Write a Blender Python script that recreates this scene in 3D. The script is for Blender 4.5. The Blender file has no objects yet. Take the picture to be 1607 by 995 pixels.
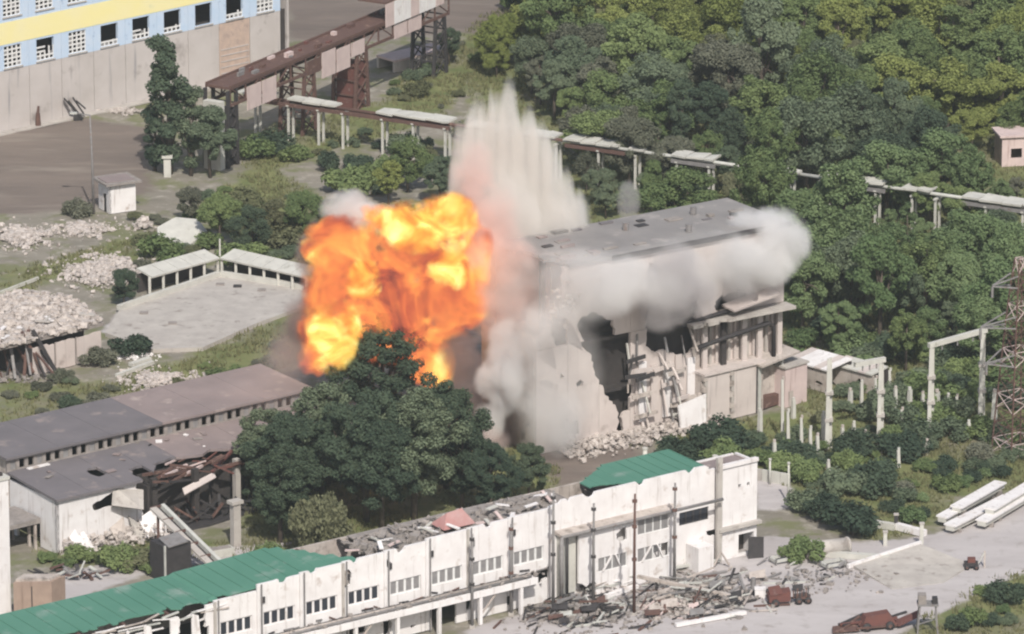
import bpy, math, random
import numpy as np
from mathutils import Vector, Matrix, noise as mnoise
R = math.radians
random.seed(7); NR = np.random.RandomState(7)
scene = bpy.context.scene
COL = scene.collection
# ------------------------------------------------------------------ camera
PITCH = R(17); DIST = 850.0; HFOV = R(9); FPX = 803.5 / math.tan(HFOV / 2)   # photo is 1607 px wide
cp, sp = math.cos(PITCH), math.sin(PITCH)
CAM = Vector((0, -DIST * cp, DIST * sp)); FW = Vector((0, cp, -sp)); UPV = Vector((0, sp, cp))
cd = bpy.data.cameras.new('camera'); cam = bpy.data.objects.new('camera', cd); COL.objects.link(cam)
cam.location = CAM; cam.rotation_euler = (R(90) - PITCH, 0, 0)
cd.sensor_fit = 'HORIZONTAL'; cd.angle = HFOV; cd.clip_start = 1; cd.clip_end = 20000
scene.camera = cam
# ------------------------------------------------------------------ sky, sun, exposure
SUN_EL, SUN_AZ = R(45), R(9)            # the sun stands behind the camera, a little to its right
sd = Vector((math.sin(SUN_AZ) * math.cos(SUN_EL), -math.cos(SUN_AZ) * math.cos(SUN_EL), math.sin(SUN_EL)))
w = bpy.data.worlds.new('World'); scene.world = w; w.use_nodes = True
nt = w.node_tree; bg = nt.nodes['Background']; sky = nt.nodes.new('ShaderNodeTexSky')
sky.sky_type = 'NISHITA'; sky.sun_disc = False; sky.sun_elevation = SUN_EL
sky.sun_rotation = math.atan2(sd.x, sd.y); sky.dust_density = 3; sky.air_density = 1.2
nt.links.new(sky.outputs[0], bg.inputs[0]); bg.inputs[1].default_value = 0.10
sl = bpy.data.lights.new('sun', 'SUN'); so = bpy.data.objects.new('sun', sl); COL.objects.link(so)
sl.energy = 3.9; sl.angle = R(0.6); sl.color = (1, .955, .87)
so.rotation_euler = (-sd).to_track_quat('-Z', 'Y').to_euler(); so.location = (0, 0, 300)
scene.view_settings.view_transform = 'Standard'; scene.view_settings.look = 'None'
scene.view_settings.exposure = 0.12; scene.view_settings.gamma = 1
cy = scene.cycles
cy.use_denoising = True; cy.max_bounces = 7; cy.diffuse_bounces = 3; cy.glossy_bounces = 2
cy.transmission_bounces = 4; cy.volume_bounces = 5; cy.transparent_max_bounces = 8
cy.volume_step_rate = .6; cy.volume_max_steps = 256; cy.filter_width = 2.2; cy.sample_clamp_indirect = 4

# ------------------------------------------------------------------ photo geometry: pixel -> place
def ray(x, y): return FW + Vector(((x - 803.5) / FPX, 0, 0)) + UPV * ((497.5 - y) / FPX)
def P(x, y, z=0.0):
    r = ray(x, y); return CAM + r * ((z - CAM.z) / r.z)
def V(x, y, yw):                         # the point on the plane Y = yw
    r = ray(x, y); return CAM + r * ((yw - CAM.y) / r.y)
def HT(x, yb, yt):                       # height of a thing with its foot at (x, yb) and its top at yt
    v = P(x, yb) - CAM; d0 = v.dot(FW); y0 = v.dot(UPV); k = (497.5 - yt) / FPX
    return (k * d0 - y0) / (cp + k * sp)
def MPP(p): return (p - CAM).dot(FW) / FPX   # metres per photo pixel there
class Fr:                                # building frame: x along the front, y into the building
    def __init__(s, a, b):
        s.O = P(*a); d = P(*b) - s.O; s.L = d.length; s.u = d.normalized(); s.b = Vector((-s.u.y, s.u.x, 0))
        s.ang = math.atan2(s.u.y, s.u.x)
    def wall(s, x, y, d=0.0):
        r = ray(x, y); t = ((s.O - CAM).dot(s.b) + d) / r.dot(s.b); p = CAM + r * t - s.O
        return p.dot(s.u), p.z
    def g(s, x, y, z=0.0):
        p = P(x, y, z) - s.O; return p.dot(s.u), p.dot(s.b)

# ------------------------------------------------------------------ materials
MATS = {}
def mat(name, c1, c2=None, scale=1.0, rough=.9, stain=None, streak=None, bump=.3, bscale=6, metal=0, spec=.25):
    m = bpy.data.materials.new(name); m.use_nodes = True; n = m.node_tree.nodes; l = m.node_tree.links
    b = n['Principled BSDF']; b.inputs['Roughness'].default_value = rough; b.inputs['Metallic'].default_value = metal
    b.inputs['Specular IOR Level'].default_value = spec
    tc = n.new('ShaderNodeTexCoord'); co = tc.outputs['Object']
    def nz(sc, det=5, vec=co, ro=.6):
        t = n.new('ShaderNodeTexNoise'); t.inputs['Scale'].default_value = sc; t.inputs['Detail'].default_value = det
        t.inputs['Roughness'].default_value = ro; l.new(vec, t.inputs['Vector']); return t.outputs['Fac']
    def ramp(f, a, bb):
        r = n.new('ShaderNodeMapRange'); r.inputs[1].default_value = a; r.inputs[2].default_value = bb; l.new(f, r.inputs[0]); return r.outputs[0]
    def mix(f, a, bb):
        x = n.new('ShaderNodeMix'); x.data_type = 'RGBA'; l.new(f, x.inputs[0])
        for i, c in ((6, a), (7, bb)):
            if isinstance(c, tuple): x.inputs[i].default_value = (*c, 1)
            else: l.new(c, x.inputs[i])
        return x.outputs[2]
    c2 = c2 or tuple(v * .75 for v in c1)
    out = mix(ramp(nz(scale), .3, .7), c1, c2)
    if stain: out = mix(ramp(nz(stain[1], 6), stain[2], stain[2] + .12), out, stain[0])
    if streak:
        mp = n.new('ShaderNodeMapping'); mp.inputs['Scale'].default_value = (1, 1, .07); l.new(co, mp.inputs[0])
        out = mix(ramp(nz(streak[1], 4, mp.outputs[0]), streak[2], streak[2] + .2), out, streak[0])
    l.new(out, b.inputs['Base Color'])
    if bump:
        bp = n.new('ShaderNodeBump'); bp.inputs['Strength'].default_value = bump; bp.inputs['Distance'].default_value = .1
        l.new(nz(bscale, 6), bp.inputs['Height']); l.new(bp.outputs[0], b.inputs['Normal'])
    MATS[name] = m; return m
W = mat('white_plaster', (.75, .73, .735), (.64, .61, .61), .45, stain=((.46, .40, .37), .6, .59), streak=((.40, .36, .34), 2.0, .57))
WP = mat('pale_pink_plaster', (.56, .50, .475), (.48, .42, .40), .3, stain=((.34, .29, .27), .35, .60), streak=((.32, .28, .27), 1.6, .58))
WD = mat('dirty_plaster', (.50, .45, .42), (.36, .31, .28), .5, stain=((.22, .19, .17), .6, .55), streak=((.2, .17, .15), 2.5, .56))
CON = mat('pale_concrete', (.46, .43, .40), (.36, .33, .31), .5, stain=((.26, .23, .21), .7, .58), streak=((.2, .18, .17), 2, .62))
CONL = mat('light_concrete', (.54, .53, .49), (.44, .43, .40), .6, stain=((.32, .31, .27), .8, .60))
CONB = mat('bluish_concrete', (.50, .465, .455), (.42, .385, .37), .2, stain=((.28, .25, .24), .25, .58), streak=((.2, .2, .22), .9, .60))
BRK = mat('bare_brickwork', (.50, .38, .31), (.40, .31, .27), 1.2, stain=((.34, .27, .24), .8, .55))
BLUE = mat('pale_blue_paint', (.42, .54, .70), (.50, .58, .70), .5, stain=((.26, .35, .50), .7, .60), streak=((.22, .30, .42), 1.2, .60))
YEL = mat('yellow_paint', (.76, .68, .30), (.74, .68, .42), .15, stain=((.62, .60, .36), .3, .58))
ROOF = mat('grey_roof_felt', (.17, .155, .165), (.135, .125, .135), .25, stain=((.26, .22, .21), .35, .58), bump=.15)
ROOFP = mat('dusty_roof_felt', (.27, .22, .215), (.20, .165, .165), .2, stain=((.36, .30, .28), .4, .58), bump=.2)
ROOFG = mat('main_roof_felt', (.26, .245, .24), (.20, .19, .19), .22, stain=((.34, .31, .30), .3, .57), bump=.2)
GREEN = mat('green_roof_paint', (.07, .19, .14), (.09, .22, .165), .12, rough=.8, stain=((.20, .28, .245), .22, .55), bump=.1)
RUST = mat('rusty_steel', (.13, .075, .06), (.10, .06, .055), 1.2, stain=((.26, .17, .14), 1, .6))
REDR = mat('red_rust', (.15, .062, .052), (.115, .055, .05), 1.2, stain=((.25, .18, .16), 1.2, .6))
DRK = mat('dark_steel', (.055, .05, .052), (.035, .033, .035), 1.5, rough=.7)
GREY = mat('grey_steel', (.24, .23, .23), (.17, .16, .16), 1.5, rough=.6, stain=((.17, .11, .09), 1.6, .6))
PALE = mat('pale_steel', (.50, .50, .47), (.40, .40, .38), 1, rough=.7, stain=((.28, .22, .18), 1.5, .62))
INT = mat('dark_interior', (.06, .052, .05), (.04, .036, .036), .6)  # near-black colour stands in for shade in interiors and openings
GLS = mat('dark_glass', (.02, .024, .035), (.03, .035, .045), 1, rough=.2, bump=0, spec=.5)
GLG = mat('dusty_glass', (.26, .25, .25), (.18, .175, .18), 1.2, rough=.4, bump=0, spec=.5)
FRM = mat('white_frame_paint', (.70, .70, .70), (.58, .58, .58), 2, bump=0)
RUB = mat('pale_rubble', (.56, .51, .48), (.34, .30, .28), 2.2, stain=((.22, .18, .16), 1.6, .55))
RUBG = mat('grey_rubble', (.30, .27, .255), (.2, .18, .17), 1.5, stain=((.36, .32, .3), .9, .58))
PNK = mat('pink_cladding', (.58, .47, .45), (.50, .40, .39), .6, streak=((.32, .22, .2), 1.8, .58))
BRN = mat('brown_block', (.36, .27, .22), (.28, .21, .175), .7, streak=((.22, .16, .13), 1.6, .58))
BARK = mat('bark', (.13, .105, .085), (.08, .065, .055), 2)
REDC = mat('faded_red_sheet', (.38, .17, .16), (.42, .27, .26), .6)

def leaf_mat(name, c, c2, tr=.34):
    m = bpy.data.materials.new(name); m.use_nodes = True; n = m.node_tree.nodes; l = m.node_tree.links
    n.remove(n['Principled BSDF']); out = n['Material Output']
    tc = n.new('ShaderNodeTexCoord'); t = n.new('ShaderNodeTexNoise'); t.inputs['Scale'].default_value = .9; t.inputs['Detail'].default_value = 4
    l.new(tc.outputs['Object'], t.inputs['Vector'])
    oi = n.new('ShaderNodeObjectInfo')
    ma = n.new('ShaderNodeMath'); ma.operation = 'MULTIPLY_ADD'; l.new(oi.outputs['Random'], ma.inputs[0]); ma.inputs[1].default_value = .5; l.new(t.outputs['Fac'], ma.inputs[2])
    mr = n.new('ShaderNodeMapRange'); l.new(ma.outputs[0], mr.inputs[0]); mr.inputs[1].default_value = .45; mr.inputs[2].default_value = 1.05
    mx = n.new('ShaderNodeMix'); mx.data_type = 'RGBA'; l.new(mr.outputs[0], mx.inputs[0]); mx.inputs[6].default_value = (*c, 1); mx.inputs[7].default_value = (*c2, 1)
    d = n.new('ShaderNodeBsdfDiffuse'); tl = n.new('ShaderNodeBsdfTranslucent'); ms = n.new('ShaderNodeMixShader'); ms.inputs[0].default_value = tr
    l.new(mx.outputs[2], d.inputs[0]); l.new(mx.outputs[2], tl.inputs[0]); l.new(d.outputs[0], ms.inputs[1]); l.new(tl.outputs[0], ms.inputs[2]); l.new(ms.outputs[0], out.inputs[0])
    MATS[name] = m; return m
LF = {'dark': leaf_mat('dark_leaves', (.055, .082, .058), (.10, .135, .088)),
      'blue': leaf_mat('bluish_leaves', (.11, .148, .096), (.19, .23, .148)),
      'mid': leaf_mat('mid_green_leaves', (.13, .18, .08), (.225, .28, .12)),
      'yel': leaf_mat('yellow_green_leaves', (.18, .215, .068), (.29, .325, .115)),
      'lush': leaf_mat('fresh_green_leaves', (.125, .185, .085), (.215, .28, .14)),
      'olive': leaf_mat('olive_leaves', (.145, .155, .085), (.21, .215, .13)),
      'grey': leaf_mat('greyish_leaves', (.13, .14, .10), (.20, .205, .155))}
GRASSM = leaf_mat('grass_blades', (.12, .135, .06), (.21, .20, .11), .2)

# ------------------------------------------------------------------ mesh helpers
class MB:
    def __init__(s): s.v = []; s.f = []
    def add(s, vs, fs):
        o = len(s.v); s.v += [tuple(v) for v in vs]; s.f += [tuple(i + o for i in f) for f in fs]; return s
    def box(s, x0, x1, y0, y1, z0, z1):
        return s.add([(x0,y0,z0),(x1,y0,z0),(x1,y1,z0),(x0,y1,z0),(x0,y0,z1),(x1,y0,z1),(x1,y1,z1),(x0,y1,z1)],
                     [(0,3,2,1),(4,5,6,7),(0,1,5,4),(1,2,6,5),(2,3,7,6),(3,0,4,7)])
    def beam(s, a, b, w=.2, h=None, w2=None):
        a, b = Vector(a), Vector(b); h = h or w; d = (b - a)
        if d.length < 1e-6: return s
        d.normalize(); ref = Vector((0,0,1)) if abs(d.z) < .95 else Vector((1,0,0))
        x = d.cross(ref).normalized(); y = x.cross(d).normalized(); k = (w2 or w) / w
        vs = [a + x*i*w/2 + y*j*h/2 for i, j in ((-1,-1),(1,-1),(1,1),(-1,1))] + [b + x*i*w*k/2 + y*j*h*k/2 for i, j in ((-1,-1),(1,-1),(1,1),(-1,1))]
        return s.add(vs, [(0,1,2,3),(7,6,5,4),(0,4,5,1),(1,5,6,2),(2,6,7,3),(3,7,4,0)])
    def tube(s, pts, rs, n=7):
        pts = [Vector(p) for p in pts]; rings = []
        o = len(s.v)
        for i, p in enumerate(pts):
            d = (pts[min(i+1, len(pts)-1)] - pts[max(i-1, 0)]).normalized(); ref = Vector((0,0,1)) if abs(d.z) < .9 else Vector((1,0,0))
            x = d.cross(ref).normalized(); y = x.cross(d); r = rs[i] if isinstance(rs, (list, tuple)) else rs
            s.v += [tuple(p + (x*math.cos(2*math.pi*k/n) + y*math.sin(2*math.pi*k/n)) * r) for k in range(n)]
        for i in range(len(pts)-1):
            for k in range(n): s.f.append((o+i*n+k, o+i*n+(k+1)%n, o+(i+1)*n+(k+1)%n, o+(i+1)*n+k))
        s.f.append(tuple(o+k for k in range(n))[::-1]); s.f.append(tuple(o+(len(pts)-1)*n+k for k in range(n))); return s
    def prism(s, pts, z0, z1):           # polygon in xy, z0/z1 numbers or functions (x, y) -> z
        n = len(pts); q = lambda z, p: z(*p) if callable(z) else z
        vs = [(x, y, q(z0, (x, y))) for x, y in pts] + [(x, y, q(z1, (x, y))) for x, y in pts]
        return s.add(vs, [tuple(range(n))[::-1], tuple(range(n, 2*n))] + [(i, (i+1) % n, n+(i+1) % n, n+i) for i in range(n)])
    def slab(s, pts, th=.12):            # a bent or tilted plate: 3D quad with thickness
        a, b, c, d = [Vector(p) for p in pts]; nn = (b-a).cross(d-a).normalized() * th
        return s.add([a, b, c, d, a+nn, b+nn, c+nn, d+nn], [(3,2,1,0),(4,5,6,7),(0,1,5,4),(1,2,6,5),(2,3,7,6),(3,0,4,7)])
    def rock(s, c, r, rnd):
        c = Vector(c); vs = []
        a, b = rnd.uniform(.5, 1.3), rnd.uniform(.3, .9); rot = Matrix.Rotation(rnd.uniform(0, 6.3), 3, 'Z') @ Matrix.Rotation(rnd.uniform(-.7, .7), 3, 'X')
        for x, y, z in ((-1,-1,-1),(1,-1,-1),(1,1,-1),(-1,1,-1),(-1,-1,1),(1,-1,1),(1,1,1),(-1,1,1)):
            vs.append(c + rot @ Vector((x*r*a*rnd.uniform(.6,1), y*r*rnd.uniform(.6,1), z*r*b*rnd.uniform(.6,1))))
        return s.add(vs, [(0,3,2,1),(4,5,6,7),(0,1,5,4),(1,2,6,5),(2,3,7,6),(3,0,4,7)])
    def mesh(s, name, m, smooth=False):
        me = bpy.data.meshes.new(name); me.from_pydata(s.v, [], s.f); me.update()
        if m: me.materials.append(m)
        if smooth: me.polygons.foreach_set('use_smooth', [True] * len(me.polygons))
        return me
    def build(s, name, m, parent=None, smooth=False):
        return link(name, s.mesh(name, m, smooth), parent)
def link(name, me, parent=None, loc=None):
    o = bpy.data.objects.new(name, me); COL.objects.link(o); o.parent = parent
    if loc is not None: o.location = loc
    return o
def tag(o, label, cat, group=None, kind=None):
    o['label'] = label
    if cat: o['category'] = cat
    if group: o['group'] = group
    if kind: o['kind'] = kind
    return o
def thing(name, label, cat, loc=(0,0,0), rz=0, group=None):
    o = bpy.data.objects.new(name, None); COL.objects.link(o); o.location = loc; o.rotation_euler = (0, 0, rz); o.empty_display_size = .5; o['kind'] = 'thing'
    return tag(o, label, cat, group)
def inpoly(x, y, poly):
    c = False; n = len(poly); j = n - 1
    for i in range(n):
        xi, yi = poly[i]; xj, yj = poly[j]
        if (yi > y) != (yj > y) and x < (xj - xi) * (y - yi) / (yj - yi) + xi: c = not c
        j = i
    return c
def nz(x, y, z=0.0, s=1.0): return mnoise.noise(Vector((x*s, y*s, z)))
def rwall(name, m, parent, us, zs, holes=(), keep=None, y=0.0, th=.35, jit=.4, axis='x', seed=0, lay=None):
    """A wall cut on the lines us and zs; clean rectangular holes, and ragged loss wherever keep(u, z) is False."""
    rnd = random.Random(seed + 11); nu, nzv = len(us), len(zs); K = {}
    dmg = set()
    for i in range(nu-1):
        for j in range(nzv-1):
            cu, cz = (us[i]+us[i+1])/2, (zs[j]+zs[j+1])/2
            if any(h[0] < cu < h[1] and h[2] < cz < h[3] for h in holes): continue
            if keep and not keep(cu, cz): dmg.add((i, j)); continue
            K[i, j] = 1
    pts = {}
    for i in range(nu):
        for j in range(nzv):
            du = dz = 0; ce = [(i-a, j-b) for a in (0,1) for b in (0,1)]
            if any(c in dmg for c in ce):
                su = min(us[min(i+1,nu-1)]-us[max(i-1,0)], 2.4)/2; sz = min(zs[min(j+1,nzv-1)]-zs[max(j-1,0)], 2.4)/2
                kk = [c for c in ce if c in K]; lost = [c for c in ce if c in dmg]
                tgt = kk[0] if len(kk) == 1 and len(lost) > 1 else lost[0] if len(lost) == 1 and len(kk) > 1 else None
                if tgt: du, dz = (tgt[0]+.5-i)*su*.75, (tgt[1]+.5-j)*sz*.75    # cut corners off the steps
                du += rnd.uniform(-1,1)*jit*su*.6; dz += rnd.uniform(-1,1)*jit*sz*.6
                if i in (0, nu-1): du = 0
                if j == 0: dz = 0
            pts[i, j] = (us[i]+du, zs[j]+dz)
    left = set(K); first = None
    while left:
        st = [left.pop()]; comp = set(st)
        while st:
            i, j = st.pop()
            for c in ((i+1,j),(i-1,j),(i,j+1),(i,j-1)):
                if c in left: left.discard(c); comp.add(c); st.append(c)
        if len(comp) < 4 and len(K) > 6: continue
        b = MB(); idx = {}
        def vid(i, j, s):
            if (i, j, s) not in idx:
                idx[i, j, s] = len(b.v); u, z = pts[i, j]; yy = y + (th if s else 0)
                b.v.append((u, yy, z) if axis == 'x' else (yy, -u, z) if axis == '-y' else (yy, u, z))
            return idx[i, j, s]
        for (i, j) in comp:
            b.f.append((vid(i,j,0), vid(i+1,j,0), vid(i+1,j+1,0), vid(i,j+1,0))); b.f.append((vid(i,j+1,1), vid(i+1,j+1,1), vid(i+1,j,1), vid(i,j,1)))
            for di, dj, e in ((-1,0,((i,j+1),(i,j))),(1,0,((i+1,j),(i+1,j+1))),(0,-1,((i,j),(i+1,j))),(0,1,((i+1,j+1),(i,j+1)))):
                if (i+di, j+dj) not in comp:
                    (a1,a2),(b1,b2) = e; b.f.append((vid(b1,b2,0), vid(a1,a2,0), vid(a1,a2,1), vid(b1,b2,1)))
        o = b.build(name, m, parent)
        if lay:                          # a sheet built standing, then laid flat at height lay(x, y)
            for v in o.data.vertices: x, yy, z = v.co; v.co = (x, z, lay(x, z) + (th if yy < y+th*.5 else 0))
            o.data.flip_normals()
        first = first or o
    return first
def rng(a, b, step):
    n = max(1, round((b-a)/step)); return [a + (b-a)*i/n for i in range(n+1)]
def cuts(a, b, step, extra=()):
    s = sorted(set([round(v, 3) for v in rng(a, b, step)] + [round(e, 3) for e in extra if a < e < b])); out = [s[0]]
    for v in s[1:]:
        if v - out[-1] < .12 and v not in [round(e, 3) for e in extra] and v != s[-1]: continue
        if v - out[-1] < .12 and out[-1] not in [round(e, 3) for e in extra] and out[-1] != s[0]: out[-1] = v; continue
        out.append(v)
    return out
def window(parent, u0, u1, z0, z1, cols, rows, y=.12, fr=FRM, gl=GLS, missing=0, bar=.12, seed=0, name='window'):
    rnd = random.Random(seed); wmb = MB()
    for i in range(cols+1):
        x = u0 + (u1-u0)*i/cols; wmb.box(x-bar/2 if i else x, x+bar/2 if i < cols else x, y-.05, y+.05, z0, z1)
    for j in range(rows+1):
        z = z0 + (z1-z0)*j/rows
        for i in range(cols):
            a, b = u0+(u1-u0)*i/cols, u0+(u1-u0)*(i+1)/cols
            wmb.box(a+bar/2, b-bar/2, y-.045, y+.045, z-bar/2 if j else z, z+bar/2 if j < rows else z)
    wo = wmb.build(name, fr, parent)
    for i in range(cols):
        for j in range(rows):
            if rnd.random() < missing: continue
            a, b = u0+(u1-u0)*i/cols+bar/2, u0+(u1-u0)*(i+1)/cols-bar/2; c, d = z0+(z1-z0)*j/rows+bar/2, z0+(z1-z0)*(j+1)/rows-bar/2
            MB().box(a, b, y-.01, y+.01, c, d).build('pane', gl, wo)
    return wo
def rubble(name, label, pts_fn, n, r0, r1, m, cat='rubble', parent=None, seed=1, group=None):
    rnd = random.Random(seed); b = MB()
    for _ in range(n):
        x, y, z = pts_fn(rnd); b.rock((x, y, z), r0 + (r1-r0)*rnd.random()**3, rnd)
    o = b.build(name, m, parent); o['kind'] = 'stuff'
    if label: tag(o, label, cat if parent is None else None, group)
    return o
def heap_fn(px, py, rx, ry, h):
    c = P(px, py)
    def fn(rnd):
        while True:
            a = rnd.uniform(0, 6.283); q = abs(rnd.gauss(0, .55)); x, y = c.x + rx*q*math.cos(a), c.y + ry*q*math.sin(a)
            if nz(x, y, px*.1, .45) > -.12 + .25*q - .3: return (x, y, max(0, h*(1-q)*rnd.uniform(.5, 1)))
    return fn
# ================================================================== GROUND
REG = {'grass': [[(430,265),(600,215),(700,180),(760,90),(720,60),(640,110),(600,160),(420,200),(360,290),(300,330),(220,380),(180,400),(230,410),(320,330),(420,420),(520,480),(700,420)],
                 [(720,60),(760,20),(900,-30),(1700,-30),(1800,640),(1450,720),(1240,640),(1000,480),(850,420),(760,260)],
                 [(0,580),(60,600),(180,600),(330,545),(470,480),(480,560),(400,600),(300,600),(150,630),(0,680)],
                 [(0,430),(120,395),(240,360),(200,400),(60,450),(0,490)],
                 [(1030,690),(1240,640),(1450,690),(1700,700),(1700,760),(1500,780),(1470,830),(1370,850),(1300,810),(1200,740),(1100,720)],
                 [(1400,1000),(1480,950),(1560,900),(1700,880),(1700,1100),(1400,1100)],
                 [(380,640),(850,690),(880,740),(860,790),(560,860),(380,880),(60,880),(60,840),(380,850)]],
       'concrete': [[(600,1100),(740,985),(900,940),(1130,880),(1200,840),(1330,850),(1420,845),(1500,830),(1620,770),(1750,740),(1750,880),(1600,900),(1480,960),(1380,1010),(1300,1100)],
                    [(160,520),(185,487),(345,432),(480,452),(480,475),(310,548),(240,548)],
                    [(60,960),(260,890),(420,870),(460,850),(300,860),(80,900)],
                    [(1180,740),(1240,745),(1240,800),(1190,800)]],
       'brown': [[(450,-40),(880,-40),(870,10),(800,55),(720,50),(600,60),(450,60)],
                 [(-60,210),(130,185),(230,200),(235,300),(120,330),(0,335),(-60,340)],
                 [(830,690),(960,690),(1010,710),(1000,740),(880,760),(840,720)]]}
def build_ground():
    xs = np.concatenate(([-6000,-1500,-400,-160], np.arange(-100, 100.01, .55), [160,400,1500,6000]))
    ys = np.concatenate(([-1500,-700,-300,-190], np.arange(-155, 190.01, .75), [240,400,1500,6000]))
    X, Y = np.meshgrid(xs, ys); nx, ny = len(xs), len(ys); x = X.ravel(); y = Y.ravel()
    def soft(polys, wd):
        out = np.zeros(len(x))
        for poly in polys:
            q = np.array([(P(*p).x, P(*p).y) for p in poly]); ins = np.zeros(len(x), bool); dd = np.full(len(x), 1e9); n = len(q); j = n-1
            for i in range(n):
                (xi, yi), (xj, yj) = q[i], q[j]
                c = ((yi > y) != (yj > y)) & (x < (xj-xi)*(y-yi)/(yj-yi+1e-12)+xi); ins ^= c
                ex, ey = xj-xi, yj-yi; t = np.clip(((x-xi)*ex+(y-yi)*ey)/(ex*ex+ey*ey+1e-9), 0, 1)
                dd = np.minimum(dd, np.hypot(x-xi-t*ex, y-yi-t*ey)); j = i
            sdv = np.where(ins, dd, -dd); out = np.maximum(out, np.clip(sdv/wd*.5+.5, 0, 1))
        return out
    g, c, br = soft(REG['grass'], 5), soft(REG['concrete'], 1.6), soft(REG['brown'], 4)
    z = np.zeros(len(x)); inner = (np.abs(x) < 101) & (np.abs(y-15) < 178)
    hz = np.array([mnoise.noise(Vector((a*.12, b*.12, 0)))*.22 + mnoise.noise(Vector((a*.6, b*.6, 4)))*.07 for a, b in zip(x[inner], y[inner])])
    z[inner] = (hz - .12) * (1 - c[inner]) * .8
    me = bpy.data.meshes.new('ground'); idx = np.arange(nx*ny).reshape(ny, nx)
    fc = np.stack([idx[:-1,:-1], idx[:-1,1:], idx[1:,1:], idx[1:,:-1]], -1).reshape(-1, 4)
    me.vertices.add(nx*ny); me.vertices.foreach_set('co', np.stack([x, y, z], -1).ravel())
    me.loops.add(fc.size); me.loops.foreach_set('vertex_index', fc.ravel()); me.polygons.add(len(fc))
    me.polygons.foreach_set('loop_start', np.arange(0, fc.size, 4)); me.update(calc_edges=True)
    at = me.color_attributes.new('cover', 'FLOAT_COLOR', 'POINT'); at.data.foreach_set('color', np.stack([g, c, br, np.ones(len(x))], -1).ravel())
    m = bpy.data.materials.new('ground_cover'); m.use_nodes = True; n = m.node_tree.nodes; l = m.node_tree.links; b = n['Principled BSDF']
    b.inputs['Roughness'].default_value = .95; b.inputs['Specular IOR Level'].default_value = .1
    a = n.new('ShaderNodeAttribute'); a.attribute_name = 'cover'; sep = n.new('ShaderNodeSeparateColor'); l.new(a.outputs['Color'], sep.inputs[0])
    tc = n.new('ShaderNodeTexCoord')
    def noi(s, d=6, st=None):
        t = n.new('ShaderNodeTexNoise'); t.inputs['Scale'].default_value = s; t.inputs['Detail'].default_value = d; t.inputs['Roughness'].default_value = .65
        if st:
            mp = n.new('ShaderNodeMapping'); mp.inputs['Rotation'].default_value = (0,0,R(-37)); mp.inputs['Scale'].default_value = st; l.new(tc.outputs['Object'], mp.inputs[0]); l.new(mp.outputs[0], t.inputs[0])
        else: l.new(tc.outputs['Object'], t.inputs[0])
        return t.outputs['Fac']
    def mr(f, p, q):
        r = n.new('ShaderNodeMapRange'); r.inputs[1].default_value = p; r.inputs[2].default_value = q; l.new(f, r.inputs[0]); return r.outputs[0]
    def mx(f, p, q):
        k = n.new('ShaderNodeMix'); k.data_type = 'RGBA'; l.new(f, k.inputs[0])
        for i, v in ((6, p), (7, q)):
            if isinstance(v, tuple): k.inputs[i].default_value = (*v, 1)
            else: l.new(v, k.inputs[i])
        return k.outputs[2]
    def edge(ch, s, amp):               # region weight broken up by noise
        k = n.new('ShaderNodeMath'); k.operation = 'MULTIPLY_ADD'; l.new(noi(s), k.inputs[0]); k.inputs[1].default_value = amp
        k2 = n.new('ShaderNodeMath'); k2.operation = 'SUBTRACT'; l.new(ch, k.inputs[2]); l.new(k.outputs[0], k2.inputs[0]); k2.inputs[1].default_value = amp*.5
        return mr(k2.outputs[0], .38, .62)
    dirt = mx(mr(noi(.09, 8, (.35, 1.3, 1)), .35, .66), (.265, .24, .205), (.18, .165, .138)); dirt = mx(mr(noi(.5), .52, .7), dirt, (.35, .325, .285)); dirt = mx(mr(noi(.16), .50, .60), dirt, (.165, .17, .095))
    grs = mx(mr(noi(.25), .35, .65), (.115, .14, .058), (.20, .205, .095)); grs = mx(mr(noi(.07), .5, .64), grs, (.20, .185, .13))
    conc = mx(mr(noi(.12, 8, (.4, 1.2, 1)), .35, .65), (.47, .44, .44), (.385, .355, .355)); conc = mx(mr(noi(.5), .55, .72), conc, (.32, .29, .28))
    brn = mx(mr(noi(.15, 8, (.3, 1.2, 1)), .35, .65), (.20, .165, .145), (.15, .125, .112)); brn = mx(mr(noi(.06, 5, (.3, 1.6, 1)), .55, .68), brn, (.27, .235, .205))
    o = mx(edge(sep.outputs[0], .3, 1.1), dirt, grs); o = mx(edge(sep.outputs[2], .25, .8), o, brn); o = mx(edge(sep.outputs[1], .6, .7), o, conc)
    l.new(o, b.inputs['Base Color'])
    bp = n.new('ShaderNodeBump'); bp.inputs['Strength'].default_value = .5; bp.inputs['Distance'].default_value = .15; l.new(noi(1.6, 8), bp.inputs['Height']); l.new(bp.outputs[0], b.inputs['Normal'])
    me.materials.append(m); o = link('ground', me); o['kind'] = 'structure'; tag(o, 'dry dirt, grass and concrete ground of the ruined plant', None); return o
build_ground()

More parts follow.
